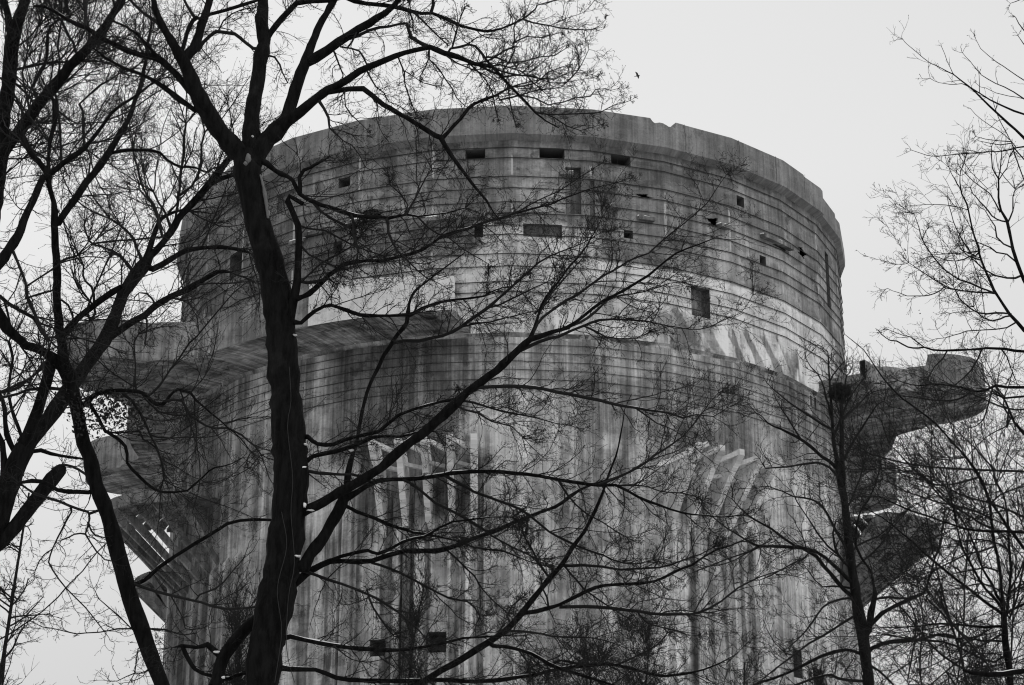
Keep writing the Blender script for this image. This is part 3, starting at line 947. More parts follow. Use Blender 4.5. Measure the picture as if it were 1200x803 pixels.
def traced_tree(name, data, dist, seed, label, cat, group=None, trunk=0, drift=.45, bark='bark', tw=None, tw_min=0., snow=.5, ground=True, thick=6., wmul=1., extra=None):
    """first line of data is the trunk; every other line is a limb that joins the nearest earlier limb"""
    rng = np.random.default_rng(seed)
    lines = parse(data)
    root = empty(name)
    tag(root, label, cat, group)
    done2d, done3d = [], []
    limbs = []
    for li, pts in enumerate(lines):
        if li == 0:
            Ys = [dist] * len(pts)
            start = None
        else:
            x0, y0 = pts[0][:2]
            A = np.array(done2d)
            dd = np.hypot(A[:, 0] - x0, A[:, 1] - y0)
            j = int(np.argmin(dd))
            y_at = done3d[j][1]
            s = rng.uniform(-drift, drift)
            Ys = []
            acc_ = 0.; px, py = x0, y0
            bend = rng.uniform(-.25, .25) * drift
            for q in pts:
                acc_ += math.hypot(q[0] - px, q[1] - py) * dist / FPX; px, py = q[:2]
                Ys.append(y_at + s * acc_ + bend * math.sin(acc_ * 1.3) )
            start = np.r_[done3d[j][:3], 0] if dd[j] < 30 else None
        rows = []
        for q, Y in zip(pts, Ys):
            P = at(q[0], q[1], Y)
            dep = P[1] * CP + P[2] * SP
            wq = q[2] * (.72 + .28 * min(1., q[2] / 12.)) if q[2] < 12 else q[2]
            rows.append([P[0], P[1], P[2], max(wq * wmul / 2 * dep / FPX, .0022)])
        if start is not None:
            start[3] = rows[0][3]
            if np.linalg.norm(start[:3] - np.array(rows[0][:3])) > .02: rows.insert(0, list(start))
        if li == 0 and ground:
            a = rows[0]
            sl = (np.array(rows[0][:3]) - np.array(rows[1][:3])); sl = sl / max(abs(sl[2]), .01)
            h = a[2] - GROUND
            g0 = [a[0] + sl[0] * h * .25, a[1], GROUND - .1, a[3] * 1.7]
            g1 = [a[0] + sl[0] * h * .22, a[1], GROUND + .35, a[3] * 1.25]
            g2 = [a[0] + sl[0] * h * .15, a[1], a[2] - h * .45, a[3] * 1.08]
            rows = [g0, g1, g2] + rows
        Q = crom(rows, .10 * dist / 25.)
        Q[:, 3] = np.maximum(Q[:, 3], .002)
        if li > 0: 
            wob = rng.normal(0, 1, (len(Q), 3)); wob = (wob + np.roll(wob, 1, 0) + np.roll(wob, 2, 0)) / 3
            Q[1:-1, :3] += wob[1:-1] * np.minimum(Q[1:-1, 3:4] * .22, .012)
        limbs.append((pts[0][2], Q))
        # store for later joins (finer)
        for a, b_ in zip(pts[:-1], pts[1:]):
            n = max(1, int(math.hypot(b_[0] - a[0], b_[1] - a[1]) / 4))
            ia = pts.index(a)
            for k in range(n + 1):
                f = k / n
                xx, yy = a[0] + (b_[0] - a[0]) * f, a[1] + (b_[1] - a[1]) * f
                YY = Ys[ia] + (Ys[ia + 1] - Ys[ia]) * f
                done2d.append((xx, yy)); done3d.append(at(xx, yy, YY))
    ac = Acc(); limb(ac, limbs[0][1], 14, .05, rng)
    ac.build('trunk', M[bark], root)
    small = Acc()
    ntk = 0
    for w0, Q in limbs[1:]:
        if w0 >= thick and ntk < 90:
            a = Acc(); limb(a, Q, 10, .06, rng); a.build('branch', M[bark], root); ntk += 1
        else:
            limb(small, Q, 6, .04, rng)
    if tw:
        for cfg in tw:
            cfg = dict(cfg)
            wlo, whi = cfg.pop('w', (0, 99)); zlo, zhi = cfg.pop('z', (-99, 99))
            sel = [Q for w0, Q in limbs[1:] if wlo <= w0 < whi and zlo <= Q[len(Q) // 2, 2] < zhi]
            twigs_on(small, sel, rng, **cfg)
    if extra: extra(small, limbs, rng)
    small.build('crown', M['twig'], root)
    if snow:
        sn = Acc()
        for w0, Q in limbs[1:]:
            if w0 < 4.5: continue
            T = unit(np.gradient(Q[:, :3], axis=0)); fl = np.abs(T[:, 2]) < .62
            i = 0
            while i < len(Q) - 3:
                if fl[i] and rng.random() < snow * .16:
                    ln = int(rng.integers(3, 10)); j = min(i + ln, len(Q) - 1)
                    seg = Q[i:j].copy()
                    if len(seg) >= 3 and fl[i:j].all():
                        seg[:, 2] += seg[:, 3] * .80
                        sh = np.sin(np.linspace(0, pi, len(seg)))
                        seg[:, 3] = seg[:, 3] * (.12 + .42 * sh) * rng.uniform(.6, 1.1)
                        limb(sn, seg, 6, .12, rng)
                    i = j
                i += 1
        sn.build('snow', M['snow'], root)
    return root, limbs

T_BIG = '''
307,803,41 316,740,42 326,690,43 334,640,42 341,570,41 340,536,39 336,480,38 330,402,35 325,350,36 314,300,32 302,262,29 295,230,28 290,200,32 287,180,30
288,188,24 262,160,22 240,125,20 225,95,18 215,70,15 205,55,12 190,30,9 182,10,8 178,-14,7
218,68,13 228,58,12 237,30,11 245,2,9 250,-20,8
241,18,6 265,12,5 287,5,5 303,0,4 330,-12,3
234,22,5 228,20,5 220,8,4 211,-8,4
214,58,6 219,40,6 226,24,6 232,20,6
228,112,9 215,98,9 207,88,9 190,72,9 178,67,9 165,65,8 150,60,8 135,53,7 120,45,7 100,33,7 88,28,6 75,20,5 63,13,5 52,8,4 40,7,3
229,130,7 220,123,7 200,108,7 185,98,6 167,88,5 145,80,5 134,74,4 123,68,4 117,62,3 110,57,3
200,80,6 190,70,5 180,62,5 173,53,5 166,46,4 160,40,4 147,31,3 133,25,3
192,32,5 182,25,5 175,20,5 167,15,4 158,6,4 150,-3,4
293,190,22 294,165,20 295,134,18 299,110,17 303,90,17 306,66,17 309,45,16 307,20,15 308,-12,13
310,50,9 318,38,8 330,22,8 340,11,7 348,3,7 365,1,6 385,0,6 410,-5,5
312,65,3 322,67,3 328,76,3 331,85,2 337,97,2
297,57,5 288,50,5 281,44,5 275,40,5 262,38,5 253,37,5 246,42,5 238,50,5 232,60,5
256,36,2.5 262,24,2.5 272,16,2.5 284,11,2 300,9,2
297,192,26 305,176,24 322,154,22 336,140,16 342,122,15 350,95,14 358,70,12 366,50,10 374,30,9 383,16,9 394,-4,8
357,74,12 370,69,12 385,60,12 397,50,11 410,40,11 420,33,10 434,26,10 441,21,9 452,14,8 462,6,7 472,-8,6
322,156,16 338,143,15 352,132,14 370,117,12 385,107,11 395,102,10 408,94,9 422,83,9 437,76,8 453,69,8 474,62,7 490,59,7 503,56,8 520,62,7 537,67,7 557,75,6 578,79,5 588,90,4.5 599,102,4 616,119,3.5 627,132,3 640,142,2 655,150,1.5
385,108,8 397,106,7 410,104,7 426,104,7 437,112,7 449,123,7 474,137,6 499,152,7 510,159,7 517,162,7 521,170,7 527,179,6 541,200,5 558,221,4 570,235,3.5 579,250,2 590,262,1
519,161,6 530,149,5 540,139,5 549,127,5 557,121,4 568,117,4 580,113,3 595,104,3 612,98,2 640,92,1.5
400,48,5 420,42,5 432,36,5 445,32,5 455,31,4 468,28,4 476,27,4 479,36,5 482,44,6 492,50,6 503,56,7
470,-10,5 480,2,5
402,-4,6 415,2,6 427,4,6 439,5,6 451,6,6 464,8,6 482,13,6 495,16,5 507,16,5 528,25,5 542,31,4 557,35,4 568,37,4 578,36,4 588,33,3 599,29,3 613,22,3
613,22,3 620,17,3 627,11,2.5 630,6,2 645,2,2 656,-1,1.5
613,23,2.5 625,27,2.5 643,30,2 663,34,2 693,35,1.5 702,31,1 710,23,1
643,31,1.5 655,25,1.5 668,20,1 685,14,1 697,0,1
505,15,5 508,6,5 507,-8,4
528,57,4 538,55,4 549,52,4 557,54,4 564,62,4 571,72,4 578,79,4
530,56,3 533,45,3 536,33,2.5 540,20,2 545,8,2
485,14,3 495,24,3 505,34,2.5 514,43,2.5 524,52,2
480,14,3 484,24,2.5 484,36,2.5
560,76,4 575,84,4 592,90,3.5 605,88,3 618,89,2.5 633,92,2 650,93,2 660,88,2 667,85,1.8 678,82,1.5 683,73,1.3 690,58,1
578,80,3 600,87,3 627,90,2 645,97,1.5 665,96,1 700,90,1
560,119,3 570,115,3 580,112,3 592,106,3 602,102,3 614,101,2.5 627,98,2.5 635,92,2 642,85,2 655,80,1.5 667,76,1
585,117,3 600,114,3 612,111,2.5 622,108,2 633,105,2 646,104,2 658,102,2 668,93,2 677,83,2 679,78,2 677,60,1.5 672,50,1 662,42,1
612,112,2.5 627,115,2.5 643,123,2.5 652,121,2 660,120,2 673,115,2 692,113,2 698,105,1.7 710,104,1.4 716,106,1 724,104,1
627,132,2.5 645,134,2 665,134,2 685,133,2 703,132,1.8 712,127,1.5 720,123,1.3 730,121,1 738,118,1
627,131,2.5 640,134,2.5 650,138,2 665,148,2 680,153,1.5 692,150,1 705,146,1
570,67,3 583,68,3 595,73,2.5 605,73,2.5 615,72,2 632,67,2 642,66,2 650,65,2 658,60,1.5 663,57,1
557,75,3 575,70,3 590,60,3 602,55,3 602,50,3 610,46,2.5 617,43,2 635,44,2 650,40,1.5 657,38,1
602,55,2.5 603,43,2 602,33,2 604,24,1.5
585,92,3 590,82,2.5 598,70,2.5 603,60,2
572,78,3 586,76,2.5 600,80,2 612,84,2 624,96,2 640,110,1.5
595,100,2.5 597,115,2 600,130,2 604,146,1.5
545,70,3 558,82,2.5 568,92,2 576,106,2 580,125,2 584,140,1.5
520,63,3 535,74,2.5 550,80,2 565,86,2 580,96,1.5
468,71,2.5 474,85,2.5 474,96,2 480,115,2 487,133,1.5 492,142,1
474,83,1.8 485,90,1.5 495,97,1.3 510,101,1
503,60,3 503,70,2.5 510,76,2.5 516,83,2 522,93,2 530,104,2 535,115,1.8 542,122,1.5 549,127,1.2
502,70,2 498,80,1.8 492,90,1.5
430,83,3 436,94,2.5 441,102,2.5 450,109,2 455,119,1.5 468,124,1.5 477,130,1
404,104,2.5 404,115,2 405,125,2 412,135,2 422,144,1.5 430,152,1
420,32,2.5 416,42,3 412,50,3 407,56,3 400,55,3
399,55,3 412,57,3 421,60,3 425,66,3 430,76,2.5 434,84,2
392,62,3 397,75,2.5 402,88,2 400,100,2
375,120,5 380,128,4 385,138,4 386,150,3 395,158,2.5 402,165,2 412,170,2 420,180,1.5 428,196,1.5
297,184,10 305,188,9 313,192,8 322,199,7 330,204,7 337,207,6 343,211,6 347,219,6 352,227,6 360,233,6 368,237,6 377,241,6 386,243,6 397,247,6 407,250,6 418,253,6 430,254,6 443,255,6 455,256,5 466,254,4 476,252,3.5 490,254,3 505,252,2 522,250,2 545,244,1.5
334,396,14 339,375,13 344,352,12 348,330,10 349,310,9 350,285,9 349,264,8 345,254,8 341,245,8 337,236,8 339,230,6 346,234,6 355,239,6
352,228,6 352,218,6 351,208,6 356,200,5 366,196,4 376,190,3 386,184,2
492,257,3 502,267,3 513,274,3 524,277,2 540,290,2 556,300,1.5 572,309,1
453,257,5 455,265,4 455,272,4 460,284,3.5 465,293,3 477,305,3 488,316,2.5 500,326,2
412,252,5 414,262,4 414,272,4 417,284,4 420,296,3
368,238,5 376,248,4 388,256,4 400,262,4 412,268,4
476,252,4 480,244,3.5 486,234,3 492,222,2.5 498,210,2 506,198,1.5
474,253,3 478,240,2 470,228,2 456,216,1.5
348,350,8 355,348,7 362,345,7 370,338,7 377,332,7 386,323,6 396,316,6 404,310,6 413,308,6 428,306,5 446,306,5 455,304,5 468,301,5 480,298,5 494,293,5 507,285,4 517,277,4 533,272,4 549,268,4 567,261,4 586,256,3.5 605,250,3 625,244,3 646,239,3 660,233,2.5 674,228,2 693,221,1.5 720,215,1
515,280,3 541,270,3 567,261,2.5 586,255,2.5 605,249,2 630,235,2 655,224,2 667,216,1.8 679,208,1.5 693,199,1.2 707,190,1
351,330,5 360,332,5 372,330,5 384,327,4
346,378,7 353,378,6 362,370,6 370,364,5 380,359,5 388,358,5 396,360,5 405,363,5 413,366,5 422,369,5 432,370,5 444,370,4 456,370,4 475,369,4 485,366,3
350,285,4 362,298,3 376,305,3 392,312,2
349,264,4 362,268,3 380,270,3 400,280,3 420,290,2 450,300,2
351,332,4 362,322,3 375,310,3 392,300,3 410,290,2 428,270,2
358,664,16 364,650,15 377,632,14 391,608,14 400,590,13 406,571,9 408,556,8 410,542,7 414,529,6 418,517,6 421,503,5 424,485,5 428,469,5 434,450,5 444,430,6 450,416,6 457,406,6 466,392,6 476,379,6 478,366,6 479,358,4 481,350,4 485,343,4 490,338,3.5 500,330,3 511,321,3 522,313,2.5 531,306,2 545,296,1.5
477,371,6 485,367,6 494,362,5 505,358,5 518,354,4 531,352,4 548,350,3.5 567,347,3 580,340,2 600,335,1.5
461,402,5 475,400,5 492,400,5 504,397,5 518,394,5 531,389,5 541,383,5 551,375,5 563,367,5 574,359,5 584,350,4 594,341,4 603,333,3.5 612,325,3.5 622,316,3 631,308,3 645,300,2.5 660,294,2 683,285,1.5 705,272,1
575,360,3.5 586,357,3 598,351,3 613,344,2.5 627,337,2 639,332,1.5 655,322,1
541,383,3 558,379,3 575,377,2.5 590,373,2 603,370,2 620,366,1.5 640,362,1
350,603,13 360,597,12 378,588,12 397,578,12 415,567,11 433,556,11 447,547,11 468,529,12 482,518,12 493,510,12 504,500,12 519,486,12 534,472,12 546,460,11 558,450,11 572,440,10 588,428,10 602,415,9 615,403,9 622,397,8 632,394,7 646,389,6 659,386,6 665,384,6 675,377,5 684,370,5 695,361,5 707,353,5 719,347,4 731,341,4 745,332,4 760,323,4 775,310,3 792,297,3 806,291,2.5 818,287,2 835,280,1.5
620,399,6 627,384,5 631,370,4 635,357,4 641,347,3.5 649,337,3.5 658,325,3 669,310,3 679,300,2.5 690,284,2 698,270,1.5 706,254,1
624,391,5 630,380,4 636,372,4 645,365,4 655,358,4 664,352,4 676,346,4 687,338,3.5 698,330,3.5 707,323,3.5 717,318,3 727,312,3 736,306,3 748,301,3 760,297,2.5 773,285,2.5 787,273,2.5 799,264,2 811,254,2 820,246,2 828,239,1.8 840,221,1.4 851,205,1
608,412,5 620,406,5 631,401,5 643,397,5 655,394,5 670,387,4 683,382,4 693,378,4 702,375,4 719,374,3 736,375,3 748,376,3 760,377,2.5 768,379,2 783,382,2 797,384,2 808,386,1.8 820,386,1.8 833,383,1.5 844,377,1.5 856,372,1.2 868,367,1 876,357,1 882,346,1
627,368,3 634,360,3 641,351,3 648,342,2.5 655,334,2.5 662,326,2 669,318,2 677,309,1.6 684,301,1.4 690,285,1
665,384,4 680,378,4 697,366,4 712,352,3 728,346,3 744,344,2 762,340,2 785,332,1.5 800,330,1
684,382,3 697,388,3 710,395,2.5 725,397,2 744,397,1.5 760,390,1.3
534,468,5 545,461,5 561,454,5 578,453,5 595,453,5 615,454,5 635,455,5 652,459,5 669,462,5 686,466,5 703,469,5 723,474,4.5 743,478,4 760,481,3.5 784,484,3 800,490,3 808,488,2.5 816,486,2 836,488,2 845,483,1.5 852,478,1
745,478,3 756,486,2.5 770,496,2 785,502,1.6 800,510,1.2 812,514,1
531,469,4 543,470,3.5 555,472,3.5 571,477,3 588,482,3 608,486,2.5 629,490,2 650,496,1.5 669,499,1
534,474,4 544,480,3 560,484,3 576,494,2.5 600,500,2 612,512,1.5
352,512,8 360,512,7 366,517,6 372,520,6 382,521,6 391,520,6 402,516,5 414,512,5 428,509,5 443,506,5 453,498,5 467,487,5 484,480,4 501,475,4 516,471,4 531,469,4
352,545,7 360,540,7 366,535,6 372,533,6 382,531,6 393,529,6 406,525,6 418,521,6 430,515,6 439,512,5 453,511,4 467,512,4 481,509,3 494,505,2.5 510,506,2
354,553,5 360,552,5 373,554,5 387,555,5 400,556,4 412,556,4 428,560,4
403,586,9 410,581,8 420,576,8 430,570,7 443,564,7 460,562,6 477,562,6 498,560,6 518,557,6 528,555,6 537,554,6 552,553,5.5 568,553,5.5 590,554,5.5 602,555,5.5 618,556,5 633,558,5 643,560,5 654,562,5 665,564,5 677,566,5 690,568,5 702,569,5 722,569,4.5 735,575,4 747,582,4 758,587,4 772,592,3.5 785,597,3 800,601,3 812,603,2.5 828,604,2 845,606,2 870,604,1.5
702,568,4 715,563,4 727,558,4 738,553,3.5 747,548,3.5 758,541,3.5 768,533,3.5 777,528,3 785,523,3 793,517,2.5 800,512,2 807,504,2 814,496,2 823,484,1.8 832,472,1.5 842,460,1
724,569,3 740,568,3 758,570,2 775,576,2 800,578,2 815,582,1.5
404,592,6 411,596,5 418,600,5 428,604,5 439,608,5 450,613,5 460,617,5 468,619,5 477,621,5 485,624,4 493,625,4 503,627,4 514,629,3 535,634,2
472,562,5 481,566,4 491,573,4 500,581,4 510,590,4 525,597,4 539,604,4 551,611,4 564,619,4 576,628,3 589,635,3 600,641,3 610,646,2.5 630,655,2
520,556,5 530,562,5 539,567,5 548,572,4 556,577,4 568,581,4 581,586,4 597,592,4 609,597,4 620,604,4 631,613,3.5 643,623,3.5 660,632,3.5 677,640,3.5 692,646,3 706,650,3 718,656,2.5 731,660,2.5 747,661,2 765,656,1.5
654,563,3 665,580,3 675,592,2.5 687,602,2.5 706,612,2 724,624,2 735,630,1.5
250,806,15 255,795,15 258,780,15 262,768,15 273,754,15 283,743,14 293,732,14 303,724,13 313,717,13 322,712,12 330,707,11 336,699,11 340,691,11 346,684,10 353,677,10 358,672,10 365,668,9 376,662,8 387,658,8 402,658,7 418,659,7 435,658,7 446,654,7 456,650,7 465,647,7 475,645,7 497,646,7 510,646,7 522,644,7 533,640,6 543,636,6 553,632,6 564,628,6 577,624,6 589,619,6 600,614,5 610,610,5 618,606,5 634,600,5 650,594,5 659,588,5 668,581,5 678,575,4 689,570,4 700,566,3.5 714,562,3 735,554,2.5 760,540,2 790,530,1.5
387,657,6 400,652,5 416,648,5 431,645,5 436,647,5 443,649,5 458,643,4.5 472,635,4.5 485,631,4 497,629,4 506,624,4 514,619,3.5 530,612,3 545,610,2.5 575,606,2 600,606,2
543,636,3.5 553,641,3 570,644,3 590,646,3 605,652,2 625,660,2 645,664,2
257,768,9 249,762,8 242,756,7 236,758,6 230,759,6 222,758,5 213,757,5 207,758,3 202,759,1
214,758,6 217,766,6 220,772,6 224,779,6 228,784,6 237,789,5 247,792,5 258,796,5 268,796,6 278,792,6 287,789,6 296,787,6
326,782,8 340,785,7 355,785,6 370,785,6 382,789,6 394,794,6 410,796,6 427,797,6 450,798,6 470,798,6 492,798,6 513,798,6 535,798,6 557,799,6 577,798,6 593,796,5.5 610,793,5 627,791,5 641,787,5 654,784,5 670,782,5 685,780,5 697,779,5 710,778,5 723,780,4.5 737,783,4.5 752,787,4 768,791,4 778,792,4 789,791,4 800,790,4 812,788,3 824,785,3 845,777,2.5 854,772,2 863,767,1.5 872,757,1
652,784,4 640,786,3 628,790,3
685,780,4 668,776,3.5 655,774,3 645,779,3
720,780,3 735,774,2.5 752,766,2.5 770,756,2 782,742,1.5
332,748,8 340,746,7 356,750,6 372,753,6 388,756,6 405,758,6 421,760,6 437,761,6 452,762,5.5 468,762,5 480,761,4.5 492,759,4 509,756,4 526,752,4 543,748,3.5 560,747,3 576,746,3 600,744,2
468,763,3 478,772,3 486,783,3 494,795,2.5 500,806,2
346,668,5 357,670,5 370,674,4.5 383,679,4.5 400,684,4 416,690,4 432,697,4 448,705,4 460,713,3.5 470,720,3 481,730,3 492,740,2.5 500,750,2
430,690,3 433,702,3 438,713,3 446,725,3 455,738,2.5 462,746,2
436,660,4 444,662,4 458,667,4 470,672,4 485,680,3.5 500,688,3.5 513,695,3 526,701,3 537,703,3 548,705,2.5 556,712,2 562,722,1.5
524,645,3 535,655,3 545,665,2.5 556,675,2.5 565,690,2 580,706,2 592,716,1.5
300,1000,24 360,905,14 420,845,12 470,812,10 492,802,10 505,793,9 518,785,9 533,777,9 548,768,9 562,759,9 576,751,9 593,738,8 602,729,8 612,719,8 620,709,8 627,701,7.5 635,690,7 643,680,7 652,670,7 660,661,6.5 666,651,6 672,641,6 679,631,5.5 685,623,5.5 690,613,5 695,604,5 701,591,4.5 706,579,4 710,566,3.5 714,554,3.5 718,544,3 722,535,3 725,523,2.5 727,512,2.5 730,496,2 732,480,1.5 740,462,1
612,719,6 628,717,6 643,713,6 650,711,5.5 656,709,5 670,702,5 685,694,5 697,689,5 710,686,5 728,685,4.5 747,684,4.5 758,683,4 768,681,4 778,677,4 789,671,4 800,666,3.5 810,663,3.5 826,652,3 839,645,3 855,640,2 870,634,2 890,640,1.5
656,711,5 670,711,5 685,711,5 700,712,5 716,713,5 732,715,5 747,716,5 762,719,4.5 777,720,4.5 793,720,4 808,720,4 818,718,4 829,714,4 837,710,3.5 845,705,3.5 855,697,3 865,689,3 878,682,3 891,676,2.5 906,671,2 922,666,1.5 935,660,1
747,717,2.5 755,727,2.5 762,732,2 775,735,2 795,740,2 805,744,1.5 818,745,1
660,663,5 670,663,4.5 681,662,4.5 693,663,4 706,664,4 716,666,3.5 727,668,3.5 742,667,3 758,666,3 772,665,3 785,662,3 797,658,2.5 810,653,2.5 820,650,2 835,642,1.5
593,740,4 608,740,4 622,741,3.5 635,743,3 647,746,3 665,747,3 685,747,2.5 697,748,2 710,751,2 725,756,1.5 740,763,1
577,757,6 590,758,5 602,760,5 612,763,5 622,766,5 633,772,5 643,778,5 653,782,5 664,786,5 677,790,4.5 689,794,4 703,798,3.5 718,803,3 740,810,2
600,734,3 594,722,3 600,710,2.5 610,702,2
646,680,4 638,670,3.5 630,658,3 624,645,3 616,632,3 612,622,2.5
643,715,3 641,700,3 636,690,2.5
662,664,3 668,672,3 676,680,3 684,690,3 692,696,2.5 706,706,2.5 722,716,2 735,724,1.5
606,760,2.5 615,772,2.5 625,784,2 640,796,1.5
'''

T_LEFT = '''
190,803,20 183,785,19 177,769,19 165,736,20 153,702,19 144,669,20 135,636,19 126,603,19 113,569,18 105,536,17 98,519,17 91,485,15 86,462,16 80,446,16
84,458,14 80,444,14 73,430,14 62,419,12 50,412,11 40,408,11 30,405,11 20,396,12 8,385,14 0,371,14 -12,350,13
84,452,13 82,440,13 75,425,13 72,405,12 68,390,11 68,375,10 67,350,10 67,330,10 66,310,10 65,290,10 64,262,9 64,250,8 63,237,7 60,226,7 58,217,7 57,204,9
68,262,9 72,254,9 80,243,9 87,234,9 94,223,9 100,214,9 109,203,9 117,194,9 123,186,9 128,179,9 134,169,8 140,159,8 147,147,7 153,133,7 158,118,6 163,107,6 166,94,6 168,83,5 171,75,5 172,60,4 174,45,4 177,33,3 176,15,2 174,-5,2
130,178,6 132,179,5 141,177,5 150,176,5 163,176,5 175,176,4.5 187,179,4 197,189,4 205,193,4 213,196,4 222,196,3.5 230,197,3 240,202,2
57,204,8 62,201,8 68,196,7 75,191,7 86,183,7 98,175,7 106,165,6 113,157,6 121,146,5 130,133,5 142,123,4 155,115,4 165,108,3.5 175,100,3 190,90,2
56,205,9 52,199,8 45,191,8 37,182,8 33,174,8 30,167,8 25,156,8
57,203,6 57,191,6 57,180,5 58,167,6 61,155,6 65,144,7 65,130,8 64,117,7
57,206,9 50,209,9 44,221,9 38,234,9 33,245,9 28,257,10 25,268,10 20,277,11 15,285,12 9,294,12 5,301,12 -12,322,12
75,390,9 79,385,9 83,381,8 92,372,8 103,363,8 115,354,8 127,346,8 135,341,8 142,336,7
92,478,8 100,474,7 105,468,7 110,464,7 117,461,7 125,460,7 134,458,6 142,457,5 152,458,5 162,459,5 168,461,5 173,465,5 178,470,5 183,473,6 190,474,6 195,470,5 198,465,5 203,460,4 208,456,4 215,458,4 223,460,4 230,469,3.5 240,478,3 248,485,3 257,492,2.5 268,502,2 282,514,2 294,530,1.5
195,470,5 204,468,4 213,470,4 218,478,4 223,487,4 229,491,4 235,495,3.5 242,499,3 250,502,3 267,502,3 275,506,3 283,510,3 291,517,2.5 300,524,2.5 306,533,2
173,464,4 178,461,4 187,452,3.5 194,442,3 200,432,3 210,420,3 216,411,3 222,402,3 231,394,2.5 240,383,2.5 250,371,2.5 261,358,2 273,344,2 284,335,1.7 295,327,1.4 310,312,1
160,459,4 158,446,3 159,430,2.5 158,416,2.5 157,402,2 162,392,2
100,468,6 103,470,5 109,480,5 115,490,5 119,498,5 123,505,5 130,509,5 137,513,5 143,518,5 147,523,5 149,532,4.5 149,542,4.5 155,550,4.5 162,557,4.5 171,566,4 180,573,4 187,576,3.5 193,577,3.5 207,577,3 220,575,3 229,567,3 237,560,2.5 245,552,2.5 252,548,2.5 263,546,2 273,543,1.5 285,536,1
125,506,4 134,507,3 143,507,3 153,506,3 163,505,3 166,511,3 168,515,3 174,518,3 182,524,2.5 190,540,2 193,556,2
140,457,5 148,465,5 155,470,4 160,478,4 165,485,4 172,500,4 177,512,3 184,525,3 190,545,3 192,562,2
60,424,14 53,449,14 48,469,13 44,482,13 40,492,13 33,509,14 25,520,15
70,456,5 58,455,5 45,456,5 33,457,4 20,462,4 0,466,4 -15,470,4
55,427,4 44,436,4 33,445,4 22,454,5 12,458,5 0,460,5 -20,463,5
155,685,6 161,684,6 170,680,6 175,676,6 188,664,6 205,652,5 229,637,5 247,626,5 266,614,5 281,610,4.5 296,609,4.5 310,609,4 323,610,3.5 338,600,3 350,585,2
150,683,5 157,685,5 161,686,5 180,692,4.5 202,698,4.5 218,702,4 235,706,4 250,711,4 266,714,4 284,713,3.5 303,711,3 320,703,2
229,704,3 234,697,3 241,694,3 252,690,3 262,682,2.5 272,670,2 285,655,1.5
200,697,2.5 208,712,2 214,724,2 217,737,2 225,738,2 238,736,1.5 248,730,1
103,577,6 92,576,6 80,576,6 67,574,6 62,572,6 57,569,6 48,565,6 38,564,6 30,565,5 22,566,5
105,602,4 103,600,4 93,597,4 82,593,4 70,588,4 57,584,4 48,581,4 40,578,4 32,573,3 25,568,3
83,594,3.5 84,600,3 82,603,3 77,612,3 73,621,3 68,630,2.5 62,643,2.5 59,651,2.5 57,659,2.5 60,665,2.5 62,669,2.5 69,679,2.2 77,689,2.2 88,700,2 100,712,2 112,727,1.8 123,741,1.5
62,643,2 52,650,2 46,658,2 40,672,1.5
104,601,3.5 105,608,3 103,616,3 101,622,3 100,626,3 106,636,2.5 113,646,2.5 118,651,2 123,656,2 132,658,1.5
100,626,3 94,625,2.5 87,626,2.5 80,630,2.5 72,633,2.5
103,612,3 107,622,2.5 112,628,2.5 122,630,2
177,737,3 166,737,2.5 155,737,2.5 138,737,2.5 128,739,2 117,741,2 100,742,2 90,743,2 80,741,1.8 68,738,1.7 58,736,1.6 50,735,1.5 42,731,1.4 35,727,1
178,737,3 193,738,3 200,740,2.5 210,743,2.5 217,744,2 230,742,1.5
160,742,2.5 152,735,2 144,727,2 134,718,2 125,710,1.7 116,702,1.4 110,690,1
138,637,2.5 130,631,2 123,638,2 113,648,2 105,658,2 97,669,2 87,679,2 77,689,2 68,700,2 58,709,2 49,717,2 40,724,2.2 31,730,2.2 22,736,2.4 11,743,2.5 0,749,2.5 -15,757,2.5
175,785,2.5 168,789,2 158,789,2 148,793,1.6 138,798,1.3 130,799,1
162,760,2 160,775,2 158,789,1.6 153,797,1.3 147,808,1
0,460,5 10,456,4 22,450,4 40,440,3 56,420,3
14,292,5 18,300,4 22,310,4 26,320,4 30,331,4 32,348,5 37,360,5 42,371,5 47,383,5 57,398,5
0,348,6 10,356,5 22,363,5 40,373,5 47,385,5 53,395,4
32,335,3 44,327,3 58,318,3 72,308,3 82,305,2.5 100,301,2 120,302,2
30,350,3 45,345,3 60,341,3
66,310,4 76,304,4 90,300,3
72,352,3.5 80,358,3.5 84,367,3 87,378,3
110,357,4 110,345,3.5 107,336,3.5 100,330,3 97,323,3 98,312,2.5
103,368,4 106,376,4 109,372,4 112,367,4 110,358,3
100,30,4 101,10,4 99,-6,4
'''

